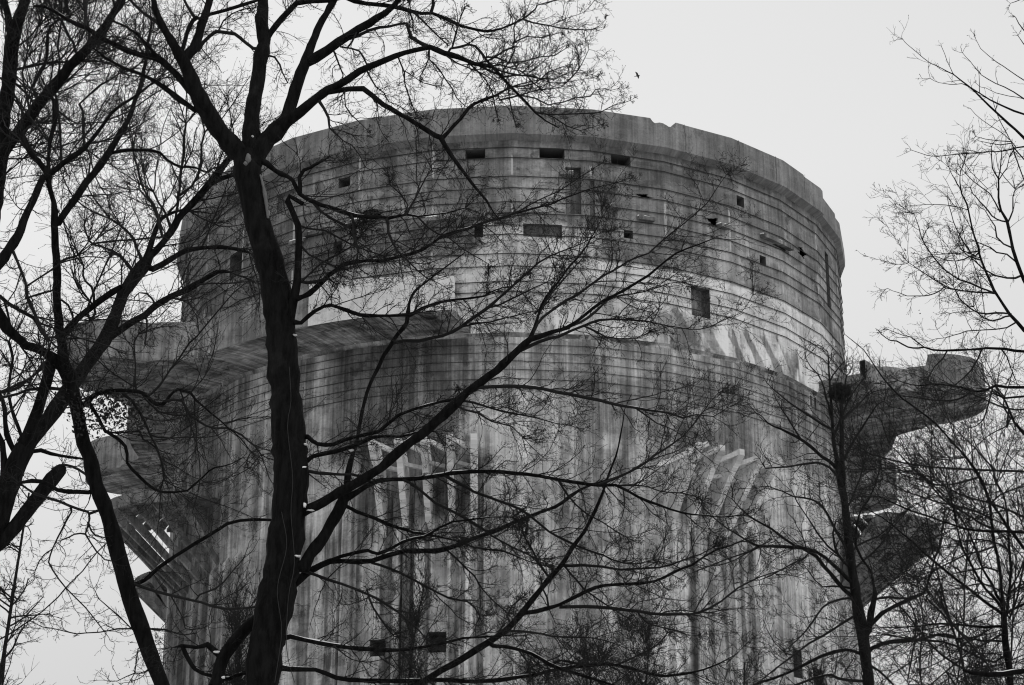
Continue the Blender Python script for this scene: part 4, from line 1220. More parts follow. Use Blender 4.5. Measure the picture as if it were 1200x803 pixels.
T_BACKL = '''
-62,803,34 -50,740,33 -30,690,32 -14,640,30 -4,610,28 10,568,26 20,542,24 30,524,22
10,570,20 20,545,20 36,515,19 50,499,19 63,482,19 75,465,19 84,452,18 93,440,17 100,429,16 107,419,16 115,409,16 122,400,17 128,387,16 133,375,15 139,359,15 145,343,15 152,332,15 160,321,16 165,315,16 170,309,16
170,309,15 177,300,9 183,293,9 191,283,8 200,272,9 213,251,9 224,239,9 235,227,9 245,215,9 255,204,9 261,196,8 267,187,7 275,178,6
237,225,7 247,216,7 258,210,7 270,206,6 282,200,5
170,303,8 174,294,8 178,282,7 183,268,6 187,259,6 190,256,5 200,250,5 210,247,4 222,247,3
172,312,9 180,315,8 190,310,8 200,304,7 208,299,7 217,294,7 237,291,6 259,289,6 268,290,5 278,292,5 292,296,4
126,398,10 130,395,9 140,388,9 150,380,9 160,375,9 170,370,9 183,359,9 200,348,8 214,341,8 228,334,8 238,328,7 247,323,7 255,319,6 262,318,6 270,319,3
150,330,5 157,320,5 153,314,5 148,307,5 141,300,4 132,294,4 122,290,3 110,287,3 104,282,3
108,286,3 122,284,3 140,282,3 158,281,3 175,279,3 190,278,3
170,312,5 165,302,5 161,293,4 157,280,4 148,270,4 138,262,3 128,256,3
172,376,3 172,385,3 171,395,2.5 170,404,2
215,341,3 212,330,2 217,317,2 224,305,2
183,358,3 178,350,3 172,344,3 163,343,2 158,348,2
190,275,4 186,262,4 184,250,4 180,240,4 172,229,3 165,215,3 162,200,3 158,186,3 155,172,2
206,258,4 208,240,4 210,220,4 212,200,4 215,180,4 216,160,4 218,145,3
212,228,4 225,218,4 232,205,4 236,190,4 236,170,3 240,155,3
200,268,4 196,256,4 192,246,3 186,238,3 180,225,3
190,268,4 183,252,3 177,238,3 170,230,3 163,222,2
-10,645,17 10,626,16 30,600,16 42,586,16 50,575,16 60,562,16 70,551,14 73,547,10
62,549,4 70,545,4 78,545,4 85,547,4 93,551,4 100,556,4 108,561,3
17,529,7 12,519,7 8,509,7 6,496,6 5,482,6 3,470,5 -5,450,5
27,515,6 24,508,5 22,502,5 17,489,5 13,477,5 10,462,4 12,440,4 15,420,4 10,400,4
-4,600,16 4,575,14 6,550,10 3,520,8 -8,500,7
60,485,4 70,478,4 80,474,4
22,540,6 35,530,6 48,528,6 60,532,5 85,536,4 100,538,3
'''

T_OFFL = '''
-40,803,30 -36,700,28 -30,560,27 -25,430,26 -18,320,25 -8,230,23 -2,180,21 3,140,19 8,115,18 10,100,17 12,75,18 14,50,18 20,28,15 27,8,13 33,-15,12
14,42,11 10,27,10 8,12,9 0,-6,9
-32,262,16 -15,210,15 0,186,15 12,167,15 25,151,15 34,138,14 42,127,14 52,115,13 63,103,13 73,90,12 83,77,12 93,67,12 103,57,12 110,48,12 117,40,12 125,28,11 133,15,10 140,5,10 148,-12,9
12,87,4 18,82,4 30,79,4 40,77,4 50,75,4 65,73,4 80,73,3 98,72,3 117,72,3 128,74,3 142,82,2
48,125,5 44,115,5 40,107,5 38,103,5 42,94,5 48,83,6 52,76,5 55,67,5 55,52,5 56,38,4 60,30,4 68,24,4 72,22,3
100,62,4 104,48,4 104,35,4 101,25,5 100,12,5 101,-5,5
83,20,5 80,17,5 78,8,5 77,-5,5
88,60,4 86,50,4 80,42,4 76,32,4 70,22,3
135,10,4 132,0,4 130,-8,4
93,122,3 104,112,3 117,100,3 130,93,3 142,85,3
60,110,4 62,98,4 68,88,4 70,72,3 68,55,3 70,38,3 73,20,3
62,103,4 67,118,4 68,130,4 70,150,4 71,170,4 72,188,3.5
35,133,4 32,115,3 28,100,3 26,85,3 30,70,3
12,95,4 20,100,4 26,105,3 33,112,3 38,118,3
2,140,5 8,150,5 15,158,5 22,165,5
11,60,4 20,55,3 30,48,3 38,40,3 45,30,3
10,110,4 18,118,3 25,128,3 30,138,3
97,130,4 97,145,4 98,160,4 99,172,4
'''

T_MID = '''
1018,803,14 1017,789,14 1015,777,14 1012,750,16 1009,735,15 1005,712,14 1002,690,12 998,665,12 995,640,12 993,620,11 991,602,11 989,582,10 984,562,9 981,539,8
981,540,7 978,522,6 976,507,5 975,490,4.5 974,475,4 973,460,3.5 972,445,3 971,425,2.5 970,412,1.5
988,575,7 989,558,7 987,540,7 986,525,6 986,507,6 986,490,6 986,475,5 988,462,4 990,452,3 992,440,2
1012,745,11 1018,738,11 1020,729,10 1021,718,9 1023,709,8 1025,697,7 1023,685,4 1020,669,3.5 1010,655,3.5 1003,640,4 1003,627,4 1004,615,3.5 1008,600,3 1018,585,3 1025,570,2.5 1032,545,2
1023,703,4 1032,701,4 1042,700,4 1053,701,4 1063,701,3.5 1073,702,2.5
1019,733,7 1023,729,7 1033,719,7 1041,714,6 1050,709,6 1059,705,6 1067,701,6 1075,698,5 1082,695,5 1086,688,4 1088,680,3.5 1092,669,3.5 1095,656,3 1100,643,3 1103,630,2.5 1105,616,2.5 1107,600,1.8 1106,585,1.3
1016,765,7 1022,760,7 1034,755,6 1047,752,6 1059,751,6 1070,751,5 1078,750,5 1085,748,5 1092,746,5 1100,744,4 1109,744,4 1117,746,4 1123,750,3 1130,756,2
1004,708,8 997,698,6 989,692,6 980,681,6 973,672,6 965,663,6 957,652,6 947,646,6 940,642,5.5 923,641,5 906,640,4.5 890,640,4 880,636,3.5 870,630,3 862,625,3 853,620,2.5 840,610,2 825,596,1.5
1000,685,7 992,677,6 984,668,6 975,660,6 968,654,5 957,647,5 945,643,5 933,640,4.5 923,634,4 913,627,4 904,620,3.5 895,615,3.5 886,610,3 878,605,2.5 867,595,2 858,585,1.5
948,648,3 942,655,3 930,660,2.5 915,668,2 903,675,2 890,680,1.5
890,641,3 880,646,3 868,650,2.5 852,655,2 835,662,2 815,670,1.5
888,640,3 876,648,2.5 862,656,2 845,662,2 828,664,1.5
995,665,5 988,658,4.5 982,650,4.5 978,640,4 976,625,3.5 979,612,3
993,648,5 990,640,5 988,636,5 984,630,4.5 980,623,4.5 976,615,4 972,607,4 968,600,4 963,593,4 957,588,3.5 950,585,3 940,583,3 930,582,2.5 915,575,2 900,570,1.5
982,650,3.5 970,640,3 958,625,3 950,612,2.5 942,600,2 934,588,2 928,575,1.5
984,562,5 979,555,4.5 973,548,4 965,544,4 957,542,4 940,544,3.5 923,547,3 910,548,2.5 897,549,2
980,548,6 972,541,5.5 963,535,5.5 953,526,5 943,518,5 933,512,4.5 923,507,4 915,503,3.5 907,500,3 900,496,2.5 893,488,1.8 886,484,1.3
938,514,3.5 932,505,3 926,495,3 922,488,2.5 915,478,2 911,470,1.5
977,505,5 972,502,4.5 964,498,4 957,493,4 948,487,4 940,482,3.5 931,476,3 923,470,2.5 917,465,2.5 905,455,1.8 898,448,1.2
975,492,4 972,484,4 971,475,3.5 968,467,3.5 966,456,3 963,447,2.5 958,438,2 950,430,1.8 944,420,1.3
972,448,3 976,440,2.5 982,432,2 988,425,1.5
990,538,5 995,526,4.5 1000,518,4 1005,509,3.5 1010,502,3.5 1016,492,3 1022,483,2.5 1028,474,2 1036,470,1.5
987,492,4 993,486,4 1000,480,3.5 1008,472,3 1015,465,2.5 1022,460,2 1032,457,1.5
977,512,4 982,500,4 987,487,4 991,477,3.5 995,468,3 1001,458,2.5 1007,450,2 1012,445,1.5
1004,718,4.5 1000,723,4 990,729,4 979,736,4 963,746,3.5 948,754,3.5 935,764,3 922,774,3 906,786,2.5 891,798,2 876,808,1.5
1013,768,6 1008,766,5 1000,763,5 992,761,5 978,764,5 963,769,5 947,777,5 932,785,4.5 920,790,4 907,795,4 890,800,3.5 870,808,3
1015,798,5 1008,798,5 995,797,5 982,795,5 974,791,4.5 966,792,4.5 948,797,4 932,803,3.5
1002,702,4 994,701,4 987,702,4 979,704,3.5 971,707,3.5 964,712,3 958,720,3 953,728,3 944,740,2.5 932,752,2 920,762,1.5
1000,690,4 988,688,3.5 976,687,3 964,688,2.5 955,680,2 948,670,2
1020,780,5 1030,786,4 1040,795,3.5 1050,806,3
996,650,4 1004,640,3.5 1016,634,3 1030,628,2.5 1048,612,2 1060,600,2 1072,590,1.5
1000,668,4 1010,658,3.5 1020,650,3 1032,638,3 1042,622,2.5 1052,612,2 1064,598,1.5
990,600,4 997,588,3 1002,575,3 1008,560,2.5 1012,545,2
'''

T_RIGHT = '''
1184,803,10 1183,784,10 1180,766,10 1178,752,10 1177,732,10 1176,719,9 1174,702,5 1172,669,5 1170,655,5 1165,636,5 1162,611,5 1160,591,5 1156,577,5 1152,566,5 1148,559,4 1145,553,4 1138,544,4 1132,536,4 1125,528,3.5 1117,520,3.5 1107,508,3.5 1097,497,3.5 1086,488,3.5 1075,480,3 1066,473,3 1057,467,3 1049,459,3 1042,452,2.5 1034,442,2.5 1027,432,2.2 1020,421,2 1012,410,1.8 1000,400,1.5 990,392,1
1175,720,6 1167,714,5.5 1158,708,5 1150,702,5 1140,694,5 1130,686,4.5 1119,678,4.5 1108,669,4 1096,659,4 1083,648,3.5 1067,633,3 1058,626,3 1050,619,2.5 1041,612,2.5 1033,606,2 1018,598,1.5
1176,715,5 1166,702,5 1155,691,4.5 1148,680,4 1142,669,4 1135,656,4 1128,644,3.5 1122,620,3 1117,594,3 1112,575,2.5 1108,560,2
1177,710,5 1168,698,5 1162,684,4.5 1152,668,4 1146,650,4 1138,630,3.5 1128,610,3 1115,592,3 1100,575,2.5 1085,560,2.5 1072,551,2
1180,720,5 1182,700,4.5 1184,680,4.5 1185,669,4.5 1183,650,4 1182,625,4 1180,600,3.5 1176,580,3 1168,566,3
1183,725,4 1192,700,3.5 1198,670,3.5 1206,640,3
1177,735,5 1170,734,4.5 1156,735,4 1142,734,4 1122,732,3.5 1103,731,3.5 1090,732,3 1077,734,2.5 1060,735,2.5 1045,735,2 1025,736,1.5
1177,752,4 1165,751,4 1151,751,3.5 1135,748,3 1118,748,3 1100,745,2.5 1080,742,2
1176,722,5 1188,714,4.5 1200,708,4 1212,700,4
1230,668,5 1200,643,5 1190,629,5 1180,616,5 1172,603,4.5 1163,591,4.5 1155,575,4.5 1147,558,4.5 1140,547,4 1132,536,3.5
1240,560,4 1200,553,4 1175,552,4 1150,551,4 1127,550,3.5 1103,548,3.5 1082,546,3 1060,543,3 1047,540,3 1033,536,2.5 1020,533,2 1008,524,1.5
1145,560,4 1131,564,4 1117,568,3.5 1105,569,3 1093,568,3 1082,559,3 1072,551,3 1062,541,2.5 1052,530,2 1042,520,1.5
1240,618,4 1200,606,4 1180,597,4 1158,589,3.5 1147,586,3.5 1137,584,3.5 1122,578,3 1108,570,3 1095,560,2
1162,608,4 1148,601,3.5 1133,596,3.5 1117,592,3 1100,589,3 1080,582,2.5 1062,576,2.5 1048,568,2 1035,562,1.5
1240,626,5 1200,624,4.5 1180,623,4.5 1160,623,4.5 1147,622,4 1133,620,4 1120,616,3.5 1105,611,3 1085,604,3 1066,598,3 1048,590,2.5 1030,582,2
1163,620,4 1150,614,3.5 1138,606,3.5 1125,598,3 1113,592,3 1100,580,3 1088,566,2.5 1076,556,2
1176,742,4 1166,748,3.5 1150,757,3 1136,764,3 1122,776,3 1105,790,2.5 1090,803,2
1178,768,4 1166,776,4 1150,772,4 1136,765,4 1120,757,4 1105,752,4 1085,751,4
1172,670,3.5 1155,665,3 1140,668,3 1118,672,2.5 1100,680,2
1166,640,3.5 1150,646,3 1132,650,3 1112,660,2.5 1095,668,2
1160,591,3.5 1172,580,3 1186,574,3 1200,570,2.5
1182,645,3.5 1172,638,3 1158,634,3 1140,632,2.5 1125,636,2
1184,700,3.5 1168,690,3 1150,684,3 1130,688,2.5 1110,692,2 1090,694,1.5
1184,690,3.5 1192,676,3 1199,660,3 1208,645,2.5
1104,706,3 1112,724,3 1122,738,3 1135,748,3
1085,700,3.5 1100,715,3.5 1112,727,3.5 1124,740,4 1135,752,4 1146,764,4 1158,780,4 1170,803,4
1042,700,2.5 1060,716,3 1073,733,3 1088,752,3.5 1104,768,4 1122,780,4 1138,788,4
1120,803,3 1125,775,3 1128,745,3 1130,715,3 1130,690,3 1132,665,3 1134,640,2.5 1136,610,2
1080,803,3 1078,775,3 1080,750,3 1082,725,2.5 1078,700,2 1075,680,2
1064,803,3 1068,775,3 1072,750,3 1073,725,2.5 1066,705,2
'''

T_OFFR = '''
1268,803,22 1266,700,21 1264,600,20 1258,500,19 1252,400,18 1248,320,16 1244,250,14 1240,180,12 1235,110,10 1228,40,8 1222,-20,6
1252,412,8 1225,401,6 1200,388,6 1192,378,5.5 1183,368,5.5 1175,355,5 1170,347,5 1165,340,5 1160,329,4.5 1155,318,4.5 1151,307,4 1148,298,4 1147,290,4 1142,277,3.5 1137,257,3 1133,239,3 1127,227,2.5 1125,214,2 1125,206,1.5
1250,372,8 1215,350,7 1200,328,6.5 1196,317,6 1192,307,6 1187,292,6 1185,282,5.5 1183,272,5.5 1180,259,5 1176,252,4.5 1173,247,4 1171,239,4 1170,231,3.5 1170,209,3 1166,203,2.5 1163,197,2.5 1162,185,2 1162,172,1.5
1170,209,2.5 1172,199,2.5 1173,189,2 1174,178,1.5
1170,212,2 1175,204,2 1180,197,1.8 1183,184,1.2
1180,260,3.5 1174,259,3.2 1168,257,3 1162,253,3 1158,247,2.8 1153,241,2.6 1148,236,2.5 1144,231,2.2 1140,227,2 1137,220,1.5
1181,261,3 1184,255,3 1187,247,2.8 1187,239,2.5 1187,231,2.2 1190,221,1.6
1172,249,3 1166,237,2.6 1160,227,2.4 1152,221,2.2 1145,216,2 1138,210,1.8 1132,204,1.6 1126,197,1.3 1122,192,1
1250,210,4 1225,200,3 1190,222,2 1178,209,1.6 1170,198,1.4 1167,180,1
1166,342,4 1163,343,4 1156,340,3.5 1150,338,3.5 1142,334,3.5 1133,330,3.5 1126,328,3 1120,325,3 1114,321,3 1108,317,3 1101,310,2.7 1095,303,2.6 1090,296,2.4 1085,288,2.3 1080,279,2 1077,267,1.7 1074,258,1.5 1071,251,1.2
1167,344,4 1157,343,3.5 1147,343,3.5 1137,342,3 1128,341,3 1117,339,3 1112,338,2.8 1107,335,2.6 1100,331,2.4 1093,327,2.2 1086,322,2 1078,317,1.8 1071,312,1.5 1065,308,1.2
1107,336,2.4 1101,341,2.3 1095,344,2.2 1089,346,2 1083,347,2 1073,347,1.8 1063,347,1.5 1058,345,1.4 1053,343,1.3 1046,341,1 1040,338,1
1185,368,3.5 1176,367,3.5 1167,367,3.5 1157,368,3.2 1147,367,3.2 1143,365,3 1138,362,3 1132,357,2.8 1127,353,2.6 1123,348,2.3 1120,342,2 1117,335,1.5
1186,370,3.5 1178,371,3.2 1172,374,3 1163,376,3 1156,374,2.6 1152,372,2.4 1146,367,2 1141,360,1.5
1190,378,3 1180,384,2.6 1167,386,2.4 1150,387,2.2 1133,388,2 1125,391,1.8 1117,393,1.6 1108,396,1.4 1097,397,1.2 1088,400,1
1137,296,3 1132,288,2.6 1127,281,2.4 1124,274,2.2 1120,267,2 1117,259,1.8 1115,251,1.6 1112,241,1.4 1110,231,1.1
1147,296,3.5 1143,300,3 1137,297,3 1128,294,2
1150,305,3 1143,303,3 1137,300,3 1130,304,2.5 1120,306,2 1108,305,2 1096,300,1.5
1190,326,4 1180,326,3.5 1166,323,3 1152,315,2.6 1140,304,2.3 1130,296,2
1192,308,3.5 1180,298,3 1168,296,3 1160,290,2.6 1148,285,2 1138,281,1.8
1185,290,3.5 1176,286,3 1168,278,3 1166,265,2.5 1160,256,2 1154,246,1.5
1253,470,9 1225,412,6 1200,412,5 1189,411,5 1177,409,5 1157,408,4.5 1147,409,4 1137,410,4 1117,411,4 1105,411,3.5 1093,410,3.5 1083,407,3.2 1076,408,3 1070,408,3 1064,407,2.8 1058,404,2.6 1051,400,2.4 1043,399,2.2 1038,396,2 1033,392,1.8 1030,388,1.5 1026,385,1
1083,407,2.4 1075,401,2.2 1067,395,2 1058,393,1.6 1050,390,1.4 1040,386,1
1150,410,3.5 1146,420,3 1138,434,3 1128,444,2.5 1118,452,2 1108,460,1.5
1110,411,3 1105,420,2.6 1095,430,2.3 1088,442,2
1173,409,3 1180,418,2.5 1184,430,2.2 1190,445,2
1256,470,7 1225,458,5 1200,454,5 1190,454,5 1180,454,5 1167,452,5 1161,455,4.5 1155,458,4.5 1146,459,4 1137,458,3.8 1127,454,3.5 1117,453,3.2 1105,451,3 1093,450,2.8 1080,452,2.4 1068,451,2 1052,446,1.6
1137,459,3.4 1130,465,3 1123,468,3 1113,470,2.8 1103,470,2.6 1092,469,2.4 1080,467,2.2 1067,465,2 1055,464,1.6
1163,456,3.5 1160,466,3.2 1157,477,3 1155,484,2.8 1152,492,2.6 1148,496,2.2 1143,500,2 1132,502,1.4
1256,480,5 1225,470,4 1200,465,4 1188,466,3.6 1177,467,3.4 1165,461,3
1200,480,3.5 1178,478,3 1160,471,2.6 1140,462,2
1180,500,4 1184,490,3.5 1176,476,3.2 1177,465,3
1254,540,6 1215,520,5 1199,508,4.5 1188,495,4.5 1182,480,4 1178,470,3.5 1170,460,3
1245,250,7 1222,195,5 1200,162,5 1190,152,4.5 1182,145,4 1171,135,3.8 1160,125,3.5 1151,116,3.2 1143,108,3 1135,101,2.6 1127,95,2.4 1122,91,2.2 1117,87,2 1110,84,1.8 1103,80,1.6 1097,77,1.5 1090,74,1.4 1082,68,1.3 1075,62,1.2 1069,57,1.1 1063,52,1 1060,49,1 1058,46,1
1242,160,5 1220,142,4 1200,134,3.6 1188,130,3.4 1177,125,3.2 1168,121,3 1160,117,2.8 1149,110,2.6 1138,103,2.3 1132,100,1.8 1127,98,1.6 1120,99,1.3 1113,99,1.2 1106,98,1.1 1100,97,1 1095,95,1 1090,92,1
1117,87,1.6 1114,80,1.4 1110,72,1.2 1107,63,1.1 1103,54,1
1239,135,4 1218,128,3.2 1200,116,2.8 1194,112,2.6 1188,108,2.4 1177,102,2.2 1167,98,2 1158,93,1.8 1150,88,1.6 1143,80,1.5 1137,72,1.3 1132,67,1.1 1128,62,1
1200,116,1.8 1192,114,1.6 1183,113,1.5 1175,111,1.4 1167,109,1.3 1161,106,1.2 1155,103,1.1 1149,102,1 1143,97,1
1236,115,3.5 1218,103,2.6 1200,94,2.2 1192,89,2 1183,83,1.9 1176,78,1.8 1168,73,1.7 1163,69,1.5 1158,65,1.4 1149,57,1.2 1146,51,1 1143,45,1
1190,172,2.6 1183,163,2 1179,155,1.8 1175,148,1.7 1171,140,1.6 1168,132,1.5 1165,123,1.3 1163,115,1.1
1183,164,2 1177,158,1.8 1170,153,1.6 1160,147,1.5 1150,140,1.3 1143,134,1.1 1137,127,1
1243,185,5 1220,176,3.6 1200,172,3 1192,173,2.8 1185,175,2.6 1176,177,2.4 1167,178,2.2 1157,178,2.1 1147,179,2 1133,180,1.8 1120,181,1.7 1110,182,1.6 1101,183,1.4 1092,183,1.3 1086,182,1.2 1080,180,1.1 1074,178,1 1068,176,1
1147,179,1.6 1140,177,1.4 1134,176,1.2 1127,176,1.1 1119,177,1 1111,176,1
1200,187,3 1192,178,2.8 1187,172,2.6 1185,166,2.4 1170,165,2 1155,163,1.6 1143,160,1.2
1187,174,2.4 1189,182,2.3 1192,189,2.2 1196,200,2.1 1200,211,2
1185,168,2 1172,170,1.8 1160,168,1.5 1146,165,1.1
1123,181,1.5 1130,191,1.4 1137,201,1.4 1143,207,1.3 1150,214,1.3 1157,221,1.2
1149,179,1.3 1143,187,1.2 1137,195,1.1 1131,203,1
1230,60,4 1215,48,3 1200,36,2.5 1194,28,2 1190,20,1.5
1237,80,3 1215,62,2.4 1200,52,2 1193,42,1.3
1262,800,9 1235,792,8 1200,786,8 1177,790,8 1160,791,8 1148,790,7 1137,789,6 1128,785,4
1228,20,3 1212,6,2.4 1200,-2,2 1190,2,1.5 1184,4,1
'''
D1 = 25.0
big, L_big = traced_tree('leafless_tree', T_BIG, D1, 11,
    'big dark leafless tree before the tower, its upright trunk forking high up', 'tree', None,
    drift=.35, tw=[dict(w=(1.8, 12), z=(-9, 11.2), spacing=.36, L1=.95, up=.02, r1=.006, rmin=.0024, levels=4, per=(6, 4, 2), wig=.15, lmul=(.4, .45, .5), taperstart=.2, endf=.5),
                   dict(w=(0, 3.6), endf=.3, spacing=.07, L1=.36, up=.02, r1=.0046, rmin=.0025, per=(5, 3), wig=.20, lmul=(.45, .5)),
                   dict(w=(3.6, 9.5), spacing=.095, L1=.58, up=.02, r1=.0055, rmin=.0026, per=(6, 3), wig=.20, lmul=(.42, .5), taperstart=.15),
                   dict(w=(9.5, 16), spacing=.30, L1=.6, up=.03, r1=.006, rmin=.0027, per=(5, 2), wig=.2, lmul=(.42, .5), taperstart=.3)], snow=1.0)
left, L_left = traced_tree('leafless_tree', T_LEFT, 29., 12,
    'leafless tree whose bare trunk leans left across the tower edge and splits by the gallery', 'tree', None, drift=.4,
    tw=[dict(w=(0, 3.6), spacing=.16, L1=.45, up=.03, r1=.005, rmin=.003, per=(3, 2), wig=.24, lmul=(.45, .5)),
        dict(w=(3.6, 13), spacing=.20, L1=.65, up=.05, r1=.006, rmin=.003, per=(4, 2), wig=.22, lmul=(.42, .5), taperstart=.05),
        dict(w=(3.4, 12), z=(9.2, 99), spacing=.55, L1=1.7, up=.06, r1=.012, rmin=.003, levels=4, per=(7, 4, 2), wig=.16, lmul=(.38, .45, .5), taperstart=.1, ang=(25, 60))], snow=.35)
backl, L_bl = traced_tree('leafless_tree', T_BACKL, 33., 13,
    'thick leafless tree rising from the lower left edge and leaning right past the gallery', 'tree', None, drift=.4,
    tw=[dict(w=(0, 20), spacing=.20, L1=.75, up=.06, r1=.007, rmin=.0034, per=(4, 2), wig=.2, lmul=(.42, .5), taperstart=.1),
        dict(w=(3.4, 20), z=(10.5, 99), spacing=.6, L1=1.8, up=.07, r1=.013, rmin=.0034, levels=4, per=(7, 5, 2), wig=.15, lmul=(.38, .45, .5), taperstart=.1, ang=(25, 60))], snow=.2)
offl, L_ol = traced_tree('leafless_tree', T_OFFL, 36., 14,
    'heavy leafless tree at the upper left edge with one long limb slanting up', 'tree', None, drift=.4,
    tw=[dict(w=(0, 20), spacing=.20, L1=.9, up=.10, r1=.007, rmin=.0036, per=(5, 2), wig=.2, lmul=(.42, .5), taperstart=.05),
        dict(w=(2.5, 20), spacing=.42, L1=2.1, up=.09, r1=.015, rmin=.0036, levels=4, per=(8, 5, 2), wig=.14, lmul=(.38, .45, .5), taperstart=.05, ang=(20, 60))], snow=0)
mid, L_mid = traced_tree('young_leafless_tree', T_MID, 42., 15,
    'slender leafless tree right of centre with a twiggy crown standing before the right balconies', 'tree', None, drift=.6, bark='bark2', thick=5.4, wmul=.92,
    tw=[dict(w=(0, 3.9), spacing=.20, L1=.6, up=.06, r1=.007, rmin=.0046, per=(4, 2), wig=.2, lmul=(.45, .5)),
        dict(w=(3.9, 12), spacing=.22, L1=.8, up=.06, r1=.008, rmin=.0046, per=(4, 2), wig=.2, lmul=(.42, .5), taperstart=.1)], snow=.15)
right, L_r = traced_tree('leafless_tree', T_RIGHT, 38., 16,
    'leafless tree near the right edge whose straight limbs fan out below the round balcony', 'tree', None, drift=.6, thick=4.9, wmul=.85,
    tw=[dict(w=(0, 8), spacing=.22, L1=.8, up=.02, r1=.007, rmin=.004, per=(4, 2), wig=.12, lmul=(.45, .45)),
        dict(w=(2.4, 8), spacing=.55, L1=2.2, up=.03, r1=.012, rmin=.004, levels=4, per=(6, 4, 2), wig=.08, lmul=(.4, .45, .5), ang=(25, 60))], snow=0)
offr, L_or = traced_tree('leafless_tree', T_OFFR, 30., 17,
    'leafless tree rooted beyond the right edge reaching thin curved branches into the open sky', 'tree', None, drift=.4, thick=4.9, wmul=.82,
    tw=[dict(w=(1.5, 2.9), z=(14.3, 99), spacing=.5, L1=.12, up=.02, r1=.003, rmin=.0025, per=(1, 1), wig=.15, lmul=(.4, .4), taperstart=.3),
        dict(w=(1.5, 4.2), z=(-9, 12.6), spacing=.11, L1=.42, up=.0, r1=.0045, rmin=.0028, per=(4, 2), wig=.15, lmul=(.45, .4), taperstart=.1),
        dict(w=(2.9, 4.2), z=(14.3, 99), spacing=.5, L1=.25, up=.04, r1=.004, rmin=.003, per=(2, 1), wig=.15, lmul=(.4, .4), taperstart=.1),
        dict(w=(1.5, 4.2), z=(12.6, 14.3), spacing=.17, L1=.36, up=.0, r1=.0045, rmin=.0028, per=(3, 1), wig=.12, lmul=(.45, .4), taperstart=.1),
        dict(w=(3.5, 9), z=(-9, 12.6), spacing=.6, L1=1.1, up=.02, r1=.008, rmin=.003, levels=4, per=(6, 4, 2), wig=.12, lmul=(.4, .45, .5), taperstart=.3),
        dict(w=(4.2, 9), spacing=.30, L1=.45, up=.04, r1=.005, rmin=.003, per=(2, 1), wig=.15, lmul=(.4, .4), taperstart=.45)], snow=.6)

# withered leaves still hanging in the leaning tree, and single ones on the right
def leaf_cluster(parent, name, centres, n, spread, size, seed, mat='leaf'):
    rng = np.random.default_rng(seed)
    C = np.array(centres)
    c = C[rng.integers(0, len(C), n)] + rng.normal(0, 1, (n, 3)) * spread
    a = unit(rng.normal(size=(n, 3))); b_ = unit(np.cross(a, rng.normal(size=(n, 3))))
    s = (size * rng.uniform(.5, 1.3, n))[:, None]
    V = np.stack([c - a * s, c + b_ * s * .45, c + a * s, c - b_ * s * .45], axis=1).reshape(-1, 3)
    F = np.arange(n * 4).reshape(-1, 4)
    return mesh_obj(name, V, F, M[mat], parent)
leaf_cluster(left, 'withered_leaves', [at(x, y, 28.9) for (x, y) in ((104, 478), (118, 486), (132, 474), (146, 480), (160, 478), (112, 468), (128, 492), (142, 468), (172, 488), (98, 492), (160, 492), (88, 478), (120, 462), (180, 470), (150, 500), (106, 500))], 1300, .10, .034, 3)
leaf_cluster(big, 'withered_leaves', [at(x, y, 25.) for (x, y) in ((568, 560), (580, 566), (592, 572), (604, 565), (584, 578), (562, 570), (612, 578))], 90, .07, .012, 4)
leaf_cluster(offr, 'withered_leaves', [at(x, y, 30.) for (x, y) in ((1062, 293), (1073, 296), (1055, 349), (1066, 359), (1078, 365), (1139, 337), (1112, 354), (1102, 324), (1120, 288), (1136, 283), (1154, 261), (1119, 323), (1064, 307), (1127, 487))], 30, .02, .035, 6)
# torn pale stub and bark scar on the big trunk
def blob(name, mat, parent, c, rx, ry, rz, seed, seg=10, rings=7, rough=.25):
    rng = np.random.default_rng(seed); V = []; F = []
    for i in range(rings + 1):
        ph = pi * i / rings
        for k in range(seg):
            th = 2 * pi * k / seg; q = 1 + rng.uniform(-rough, rough) * (0 < i < rings)
            V.append((c[0] + rx * q * sin(ph) * cos(th), c[1] + ry * q * sin(ph) * sin(th), c[2] + rz * q * cos(ph)))
    for i in range(rings):
        for k in range(seg): F.append((i * seg + k, (i + 1) * seg + k, (i + 1) * seg + (k + 1) % seg, i * seg + (k + 1) % seg))
    return mesh_obj(name, V, F, mat, parent, None, True)
p_ = at(291, 186, D1 - .17); blob('torn_stub', M['scar'], big, p_, .035, .03, .07, 3)
p_ = at(288, 192, D1 - .17); blob('torn_stub', M['scar'], big, p_, .03, .03, .03, 4)
sa = Acc()
q = np.array([list(at(x, y, D1 - .10)) + [r] for x, y, r in ((305, 205, .012), (309, 220, .02), (312, 238, .022), (314, 256, .014))])
limb(sa, crom(q, .05), 8, .1, np.random.default_rng(2)); sa.build('bark_scar', M['scar'], big)
# climbing stems on the big trunk
va = Acc()
rngv = np.random.default_rng(9)
for pts in ((( 345, 800), (336, 760), (338, 700), (345, 660), (341, 600), (343, 560), (337, 500), (341, 470), (339, 430)), ((322, 800), (330, 740), (325, 690), (336, 640), (330, 600))):
    q = np.array([list(at(x, y, D1 - .235)) + [.0045] for x, y in pts]); limb(va, crom(q, .1), 5, .05, rngv)
va.build('climbing_stem', M['vine'], big)
# snow pads in the forks
for i, (x, y, rx, rz) in enumerate(((358, 521, .05, .02), (355, 548, .06, .035), (357, 592, .035, .06), (349, 652, .06, .025), (254, 764, .075, .022), (262, 794, .04, .03), (346, 393, .045, .012), (296, 160, .02, .02), (364, 598, .07, .014), (412, 528, .05, .012), (449, 520, .05, .012), (538, 459, .12, .012))):
    blob('snow', M['snow'], big, at(x, y, D1 - .12), rx * .6, .035, rz * .45, 20 + i, 9, 6, .5)

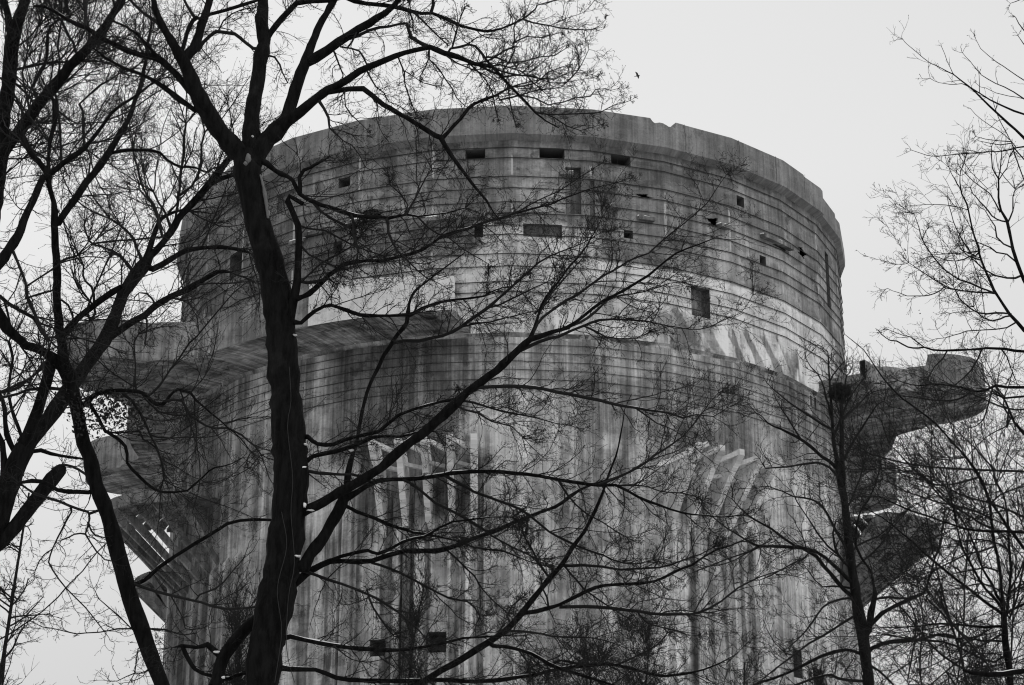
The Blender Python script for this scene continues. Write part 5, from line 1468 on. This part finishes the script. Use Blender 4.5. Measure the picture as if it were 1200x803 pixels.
# bird's nest of sticks in the slender tree
def stick_nest(c, r, seed):
    rng = np.random.default_rng(seed); n = 300
    d = unit(rng.normal(size=(n, 3))); P0 = c + d * r * rng.uniform(.2, 1., (n, 1)) * np.array([1.15, 1.15, .85])
    dr = unit(np.cross(d, rng.normal(size=(n, 3)))); ln = rng.uniform(.15, .4, (n, 1)) * r * 2
    P = np.stack([P0 - dr * ln, P0 + rng.normal(0, .02, (n, 3)), P0 + dr * ln], axis=1)
    a = Acc(); a.add(*tubes(P, np.tile([.006, .010, .006], (n, 1)), 4))
    o = a.build('bird_nest', M['twig'], None)
    return o
tag(stick_nest(at(985, 460, 42.), .22, 3), 'dark ball of sticks in the upper fork of the slender tree', 'bird nest')

# ------------------------------------------------------------------ other trees and bushes, grown
def grown_tree(name, base, H, spread, seed, label, cat, group=None, stems=1, n1=16, L1=.33, up=.10, r0=None, levels=(5, 4, 3), bark='bark2', rm=.006, start=.25, ang=(28, 60), lean=0., mat='twig', tl=.5):
    rng = np.random.default_rng(seed)
    root = empty(name, (base[0], base[1], GROUND)); tag(root, label, cat, group)
    r0 = r0 or H * .012
    P0 = np.tile(np.array([[base[0], base[1], GROUND - .1]]), (stems, 1)) + rng.normal(0, .15, (stems, 3)) * [1, 1, 0]
    T0 = unit(np.array([[lean, 0, 1.]]) + rng.normal(0, .12 if stems == 1 else .28, (stems, 3)))
    P, Rr = sprout(P0, T0, np.full(stems, r0), H * rng.uniform(.85, 1.05, stems), 14, (0, 4), rng, .05, .05)
    Rr = Rr * np.linspace(1, .35, 14)[None]
    a = Acc(); a.add(*tubes(P, Rr, 8)); 
    tr = a.build('trunk' if stems == 1 else 'stem', M[bark], root) if stems == 1 else None
    if stems > 1:
        for s in range(stems):
            aa = Acc(); aa.add(*tubes(P[s:s + 1], Rr[s:s + 1], 6)); aa.build('stem', M[bark], root)
    cr_ = Acc()
    S, T, R0 = spawn(P, Rr, n1, rng, start, 1.)
    fr = (S[:, 2] - GROUND) / H
    Ln = H * L1 * spread * rng.uniform(.5, 1.1, len(S)) * np.clip(1.35 - fr, .3, 1.)
    P, Rr = sprout(S, T, R0 * .55, Ln, 9, ang, rng, up, .10)
    cr_.add(*tubes(P, Rr, 5))
    for k, per in enumerate(levels):
        Lb = np.repeat(np.linalg.norm(P[:, -1] - P[:, 0], axis=1), per)
        S, T, R0 = spawn(P, Rr, per, rng, .15, 1.)
        P, Rr = sprout(S, T, np.maximum(R0 * .6, rm), Lb * tl * rng.uniform(.5, 1.3, len(S)), 6 if k == 0 else 4, (25, 55), rng, up * .8, .14)
        cr_.add(*tubes(P, Rr, 4 if k == 0 else 3))
    cr_.build('crown', M[mat], root)
    return root
def gy(x, y_top, Y):
    """ground position below photo x at distance Y, and height up to photo row y_top"""
    p = at(x, y_top, Y); return (p[0], Y), p[2] - GROUND

def G(name, x, ytop, Y, spread, seed, label, cat, group=None, **k):
    b_, H = gy(x, ytop, Y)
    return grown_tree(name, b_, H, spread, seed, label, cat, group, **k)

G('upright_tree', 356, 640, 92, .75, 31, 'thin upright leafless tree against the tower just right of the thick trunk', 'tree', stems=1, n1=60, L1=.24, up=.22, levels=(6, 4, 3), rm=.011, start=.55, ang=(15, 35), r0=.16)
G('upright_tree', 392, 690, 96, .7, 32, 'low twiggy leafless tree against the tower wall right of the thin upright one', 'tree', stems=1, n1=50, L1=.24, up=.2, levels=(6, 4, 2), rm=.011, start=.55, ang=(15, 38), r0=.14)
G('bushy_tree', 765, 742, 80, .9, 33, 'dense twiggy treetop low in front of the pale tower wall, rightmost of the three there', 'tree', 'treetops in front of the tower wall', n1=70, L1=.26, up=.1, levels=(7, 5, 3), rm=.009, start=.55, r0=.16)
G('bushy_tree', 700, 752, 88, .9, 34, 'twiggy treetop low in front of the tower wall, middle one of the three', 'tree', 'treetops in front of the tower wall', n1=60, L1=.26, up=.1, levels=(6, 4, 3), rm=.010, start=.6, r0=.16)
G('bushy_tree', 620, 765, 90, 1.0, 35, 'twiggy treetop at the bottom of the tower wall, leftmost of the three', 'tree', 'treetops in front of the tower wall', n1=55, L1=.26, up=.1, levels=(6, 4, 3), rm=.010, start=.6, r0=.16)
G('bushy_tree', 875, 748, 85, .8, 36, 'small twiggy treetop left of the dark openings at the foot of the tower', 'tree', n1=26, L1=.22, up=.1, levels=(5, 4, 3), rm=.009, start=.6, r0=.15)
# far left, twig ends of a pale distant tree
G('distant_tree', -50, 560, 70, 1.0, 37, 'hazy grey leafless tree far off at the lower left edge', 'tree', n1=40, L1=.16, up=.02, levels=(6, 4, 3), rm=.008, start=.5, r0=.22, ang=(40, 80))
# thicket on the right
R_T = ((1055, 690, 70, .8), (1090, 655, 78, .9), (1125, 650, 66, .9), (1160, 610, 74, .9), (1195, 560, 62, 1.), (1225, 480, 60, 1.), (1140, 705, 58, .8), (1035, 735, 84, .7), (1075, 740, 60, .8), (1180, 690, 90, .9))
R_L = ('left of the fan-limbed tree, below the slatted balcony', 'rising just right of the slatted balcony', 'between the balcony and the fan-limbed tree', 'behind the straight trunk of the fan-limbed tree',
       'at the right edge behind the fan-limbed tree', 'highest of those at the right edge', 'low, left of the straight trunk at the bottom right', 'smallest, beside the tower foot', 'low, right of the slender tree', 'far behind the fan-limbed tree')
for i, (x, y, Y, s) in enumerate(R_T):
    G('background_tree', x, y, Y, s, 50 + i, 'fine-twigged leafless tree in the thicket, ' + R_L[i], 'tree', 'trees of the thicket at the lower right', n1=34, L1=.27, up=.09, levels=(6, 5, 3), rm=.0075, start=.35, r0=.14, ang=(22, 48))

# ------------------------------------------------------------------ bird
def bird(c, s, seed):
    V = []; F = []
    # body: rings along x, nose to tail
    ring = [(-.50, .02), (-.42, .07), (-.25, .12), (0, .13), (.22, .09), (.40, .05), (.55, .06), (.66, .05)]
    for (x, r) in ring:
        for k in range(8):
            a = 2 * pi * k / 8; V.append((x, r * cos(a), r * sin(a) * (.5 if x > .45 else 1)))
    for i in range(len(ring) - 1):
        for k in range(8): F.append((i * 8 + k, (i + 1) * 8 + k, (i + 1) * 8 + (k + 1) % 8, i * 8 + (k + 1) % 8))
    F.append(tuple(range(7, -1, -1))); n = (len(ring) - 1) * 8; F.append(tuple(range(n, n + 8)))
    # wings: swept, raised
    for sg in (-1, 1):
        b0 = len(V)
        st = [(0.0, -.22, .18, .02), (.30, -.26, .14, .14), (.62, -.16, .16, .22), (.95, .06, .16, .20)]
        for (sp_, x0, x1, z) in st:
            for (x, dz) in ((x0, .015), (x1, .01), (x1, -.01), (x0, -.015)): V.append((x, sg * (sp_ + .05), z + dz))
        for i in range(3):
            for k in range(4): F.append((b0 + i * 4 + k, b0 + (i + 1) * 4 + k, b0 + (i + 1) * 4 + (k + 1) % 4, b0 + i * 4 + (k + 1) % 4))
        F.append((b0, b0 + 1, b0 + 2, b0 + 3)); F.append((b0 + 15, b0 + 14, b0 + 13, b0 + 12))
    from mathutils import Euler, Vector
    e = Euler((R_(-70), R_(15), R_(182)))
    W = []
    for v in V:
        q = Vector(v) * s; q.rotate(e); W.append((q.x, q.y, q.z))
    o = mesh_obj('flying_bird', W, F, M['bird']); o.location = tuple(c)
    tag(o, 'small dark bird flying in the open sky above the tower rim', 'bird')
bird(at(747, 89, 70.), .19, 1)
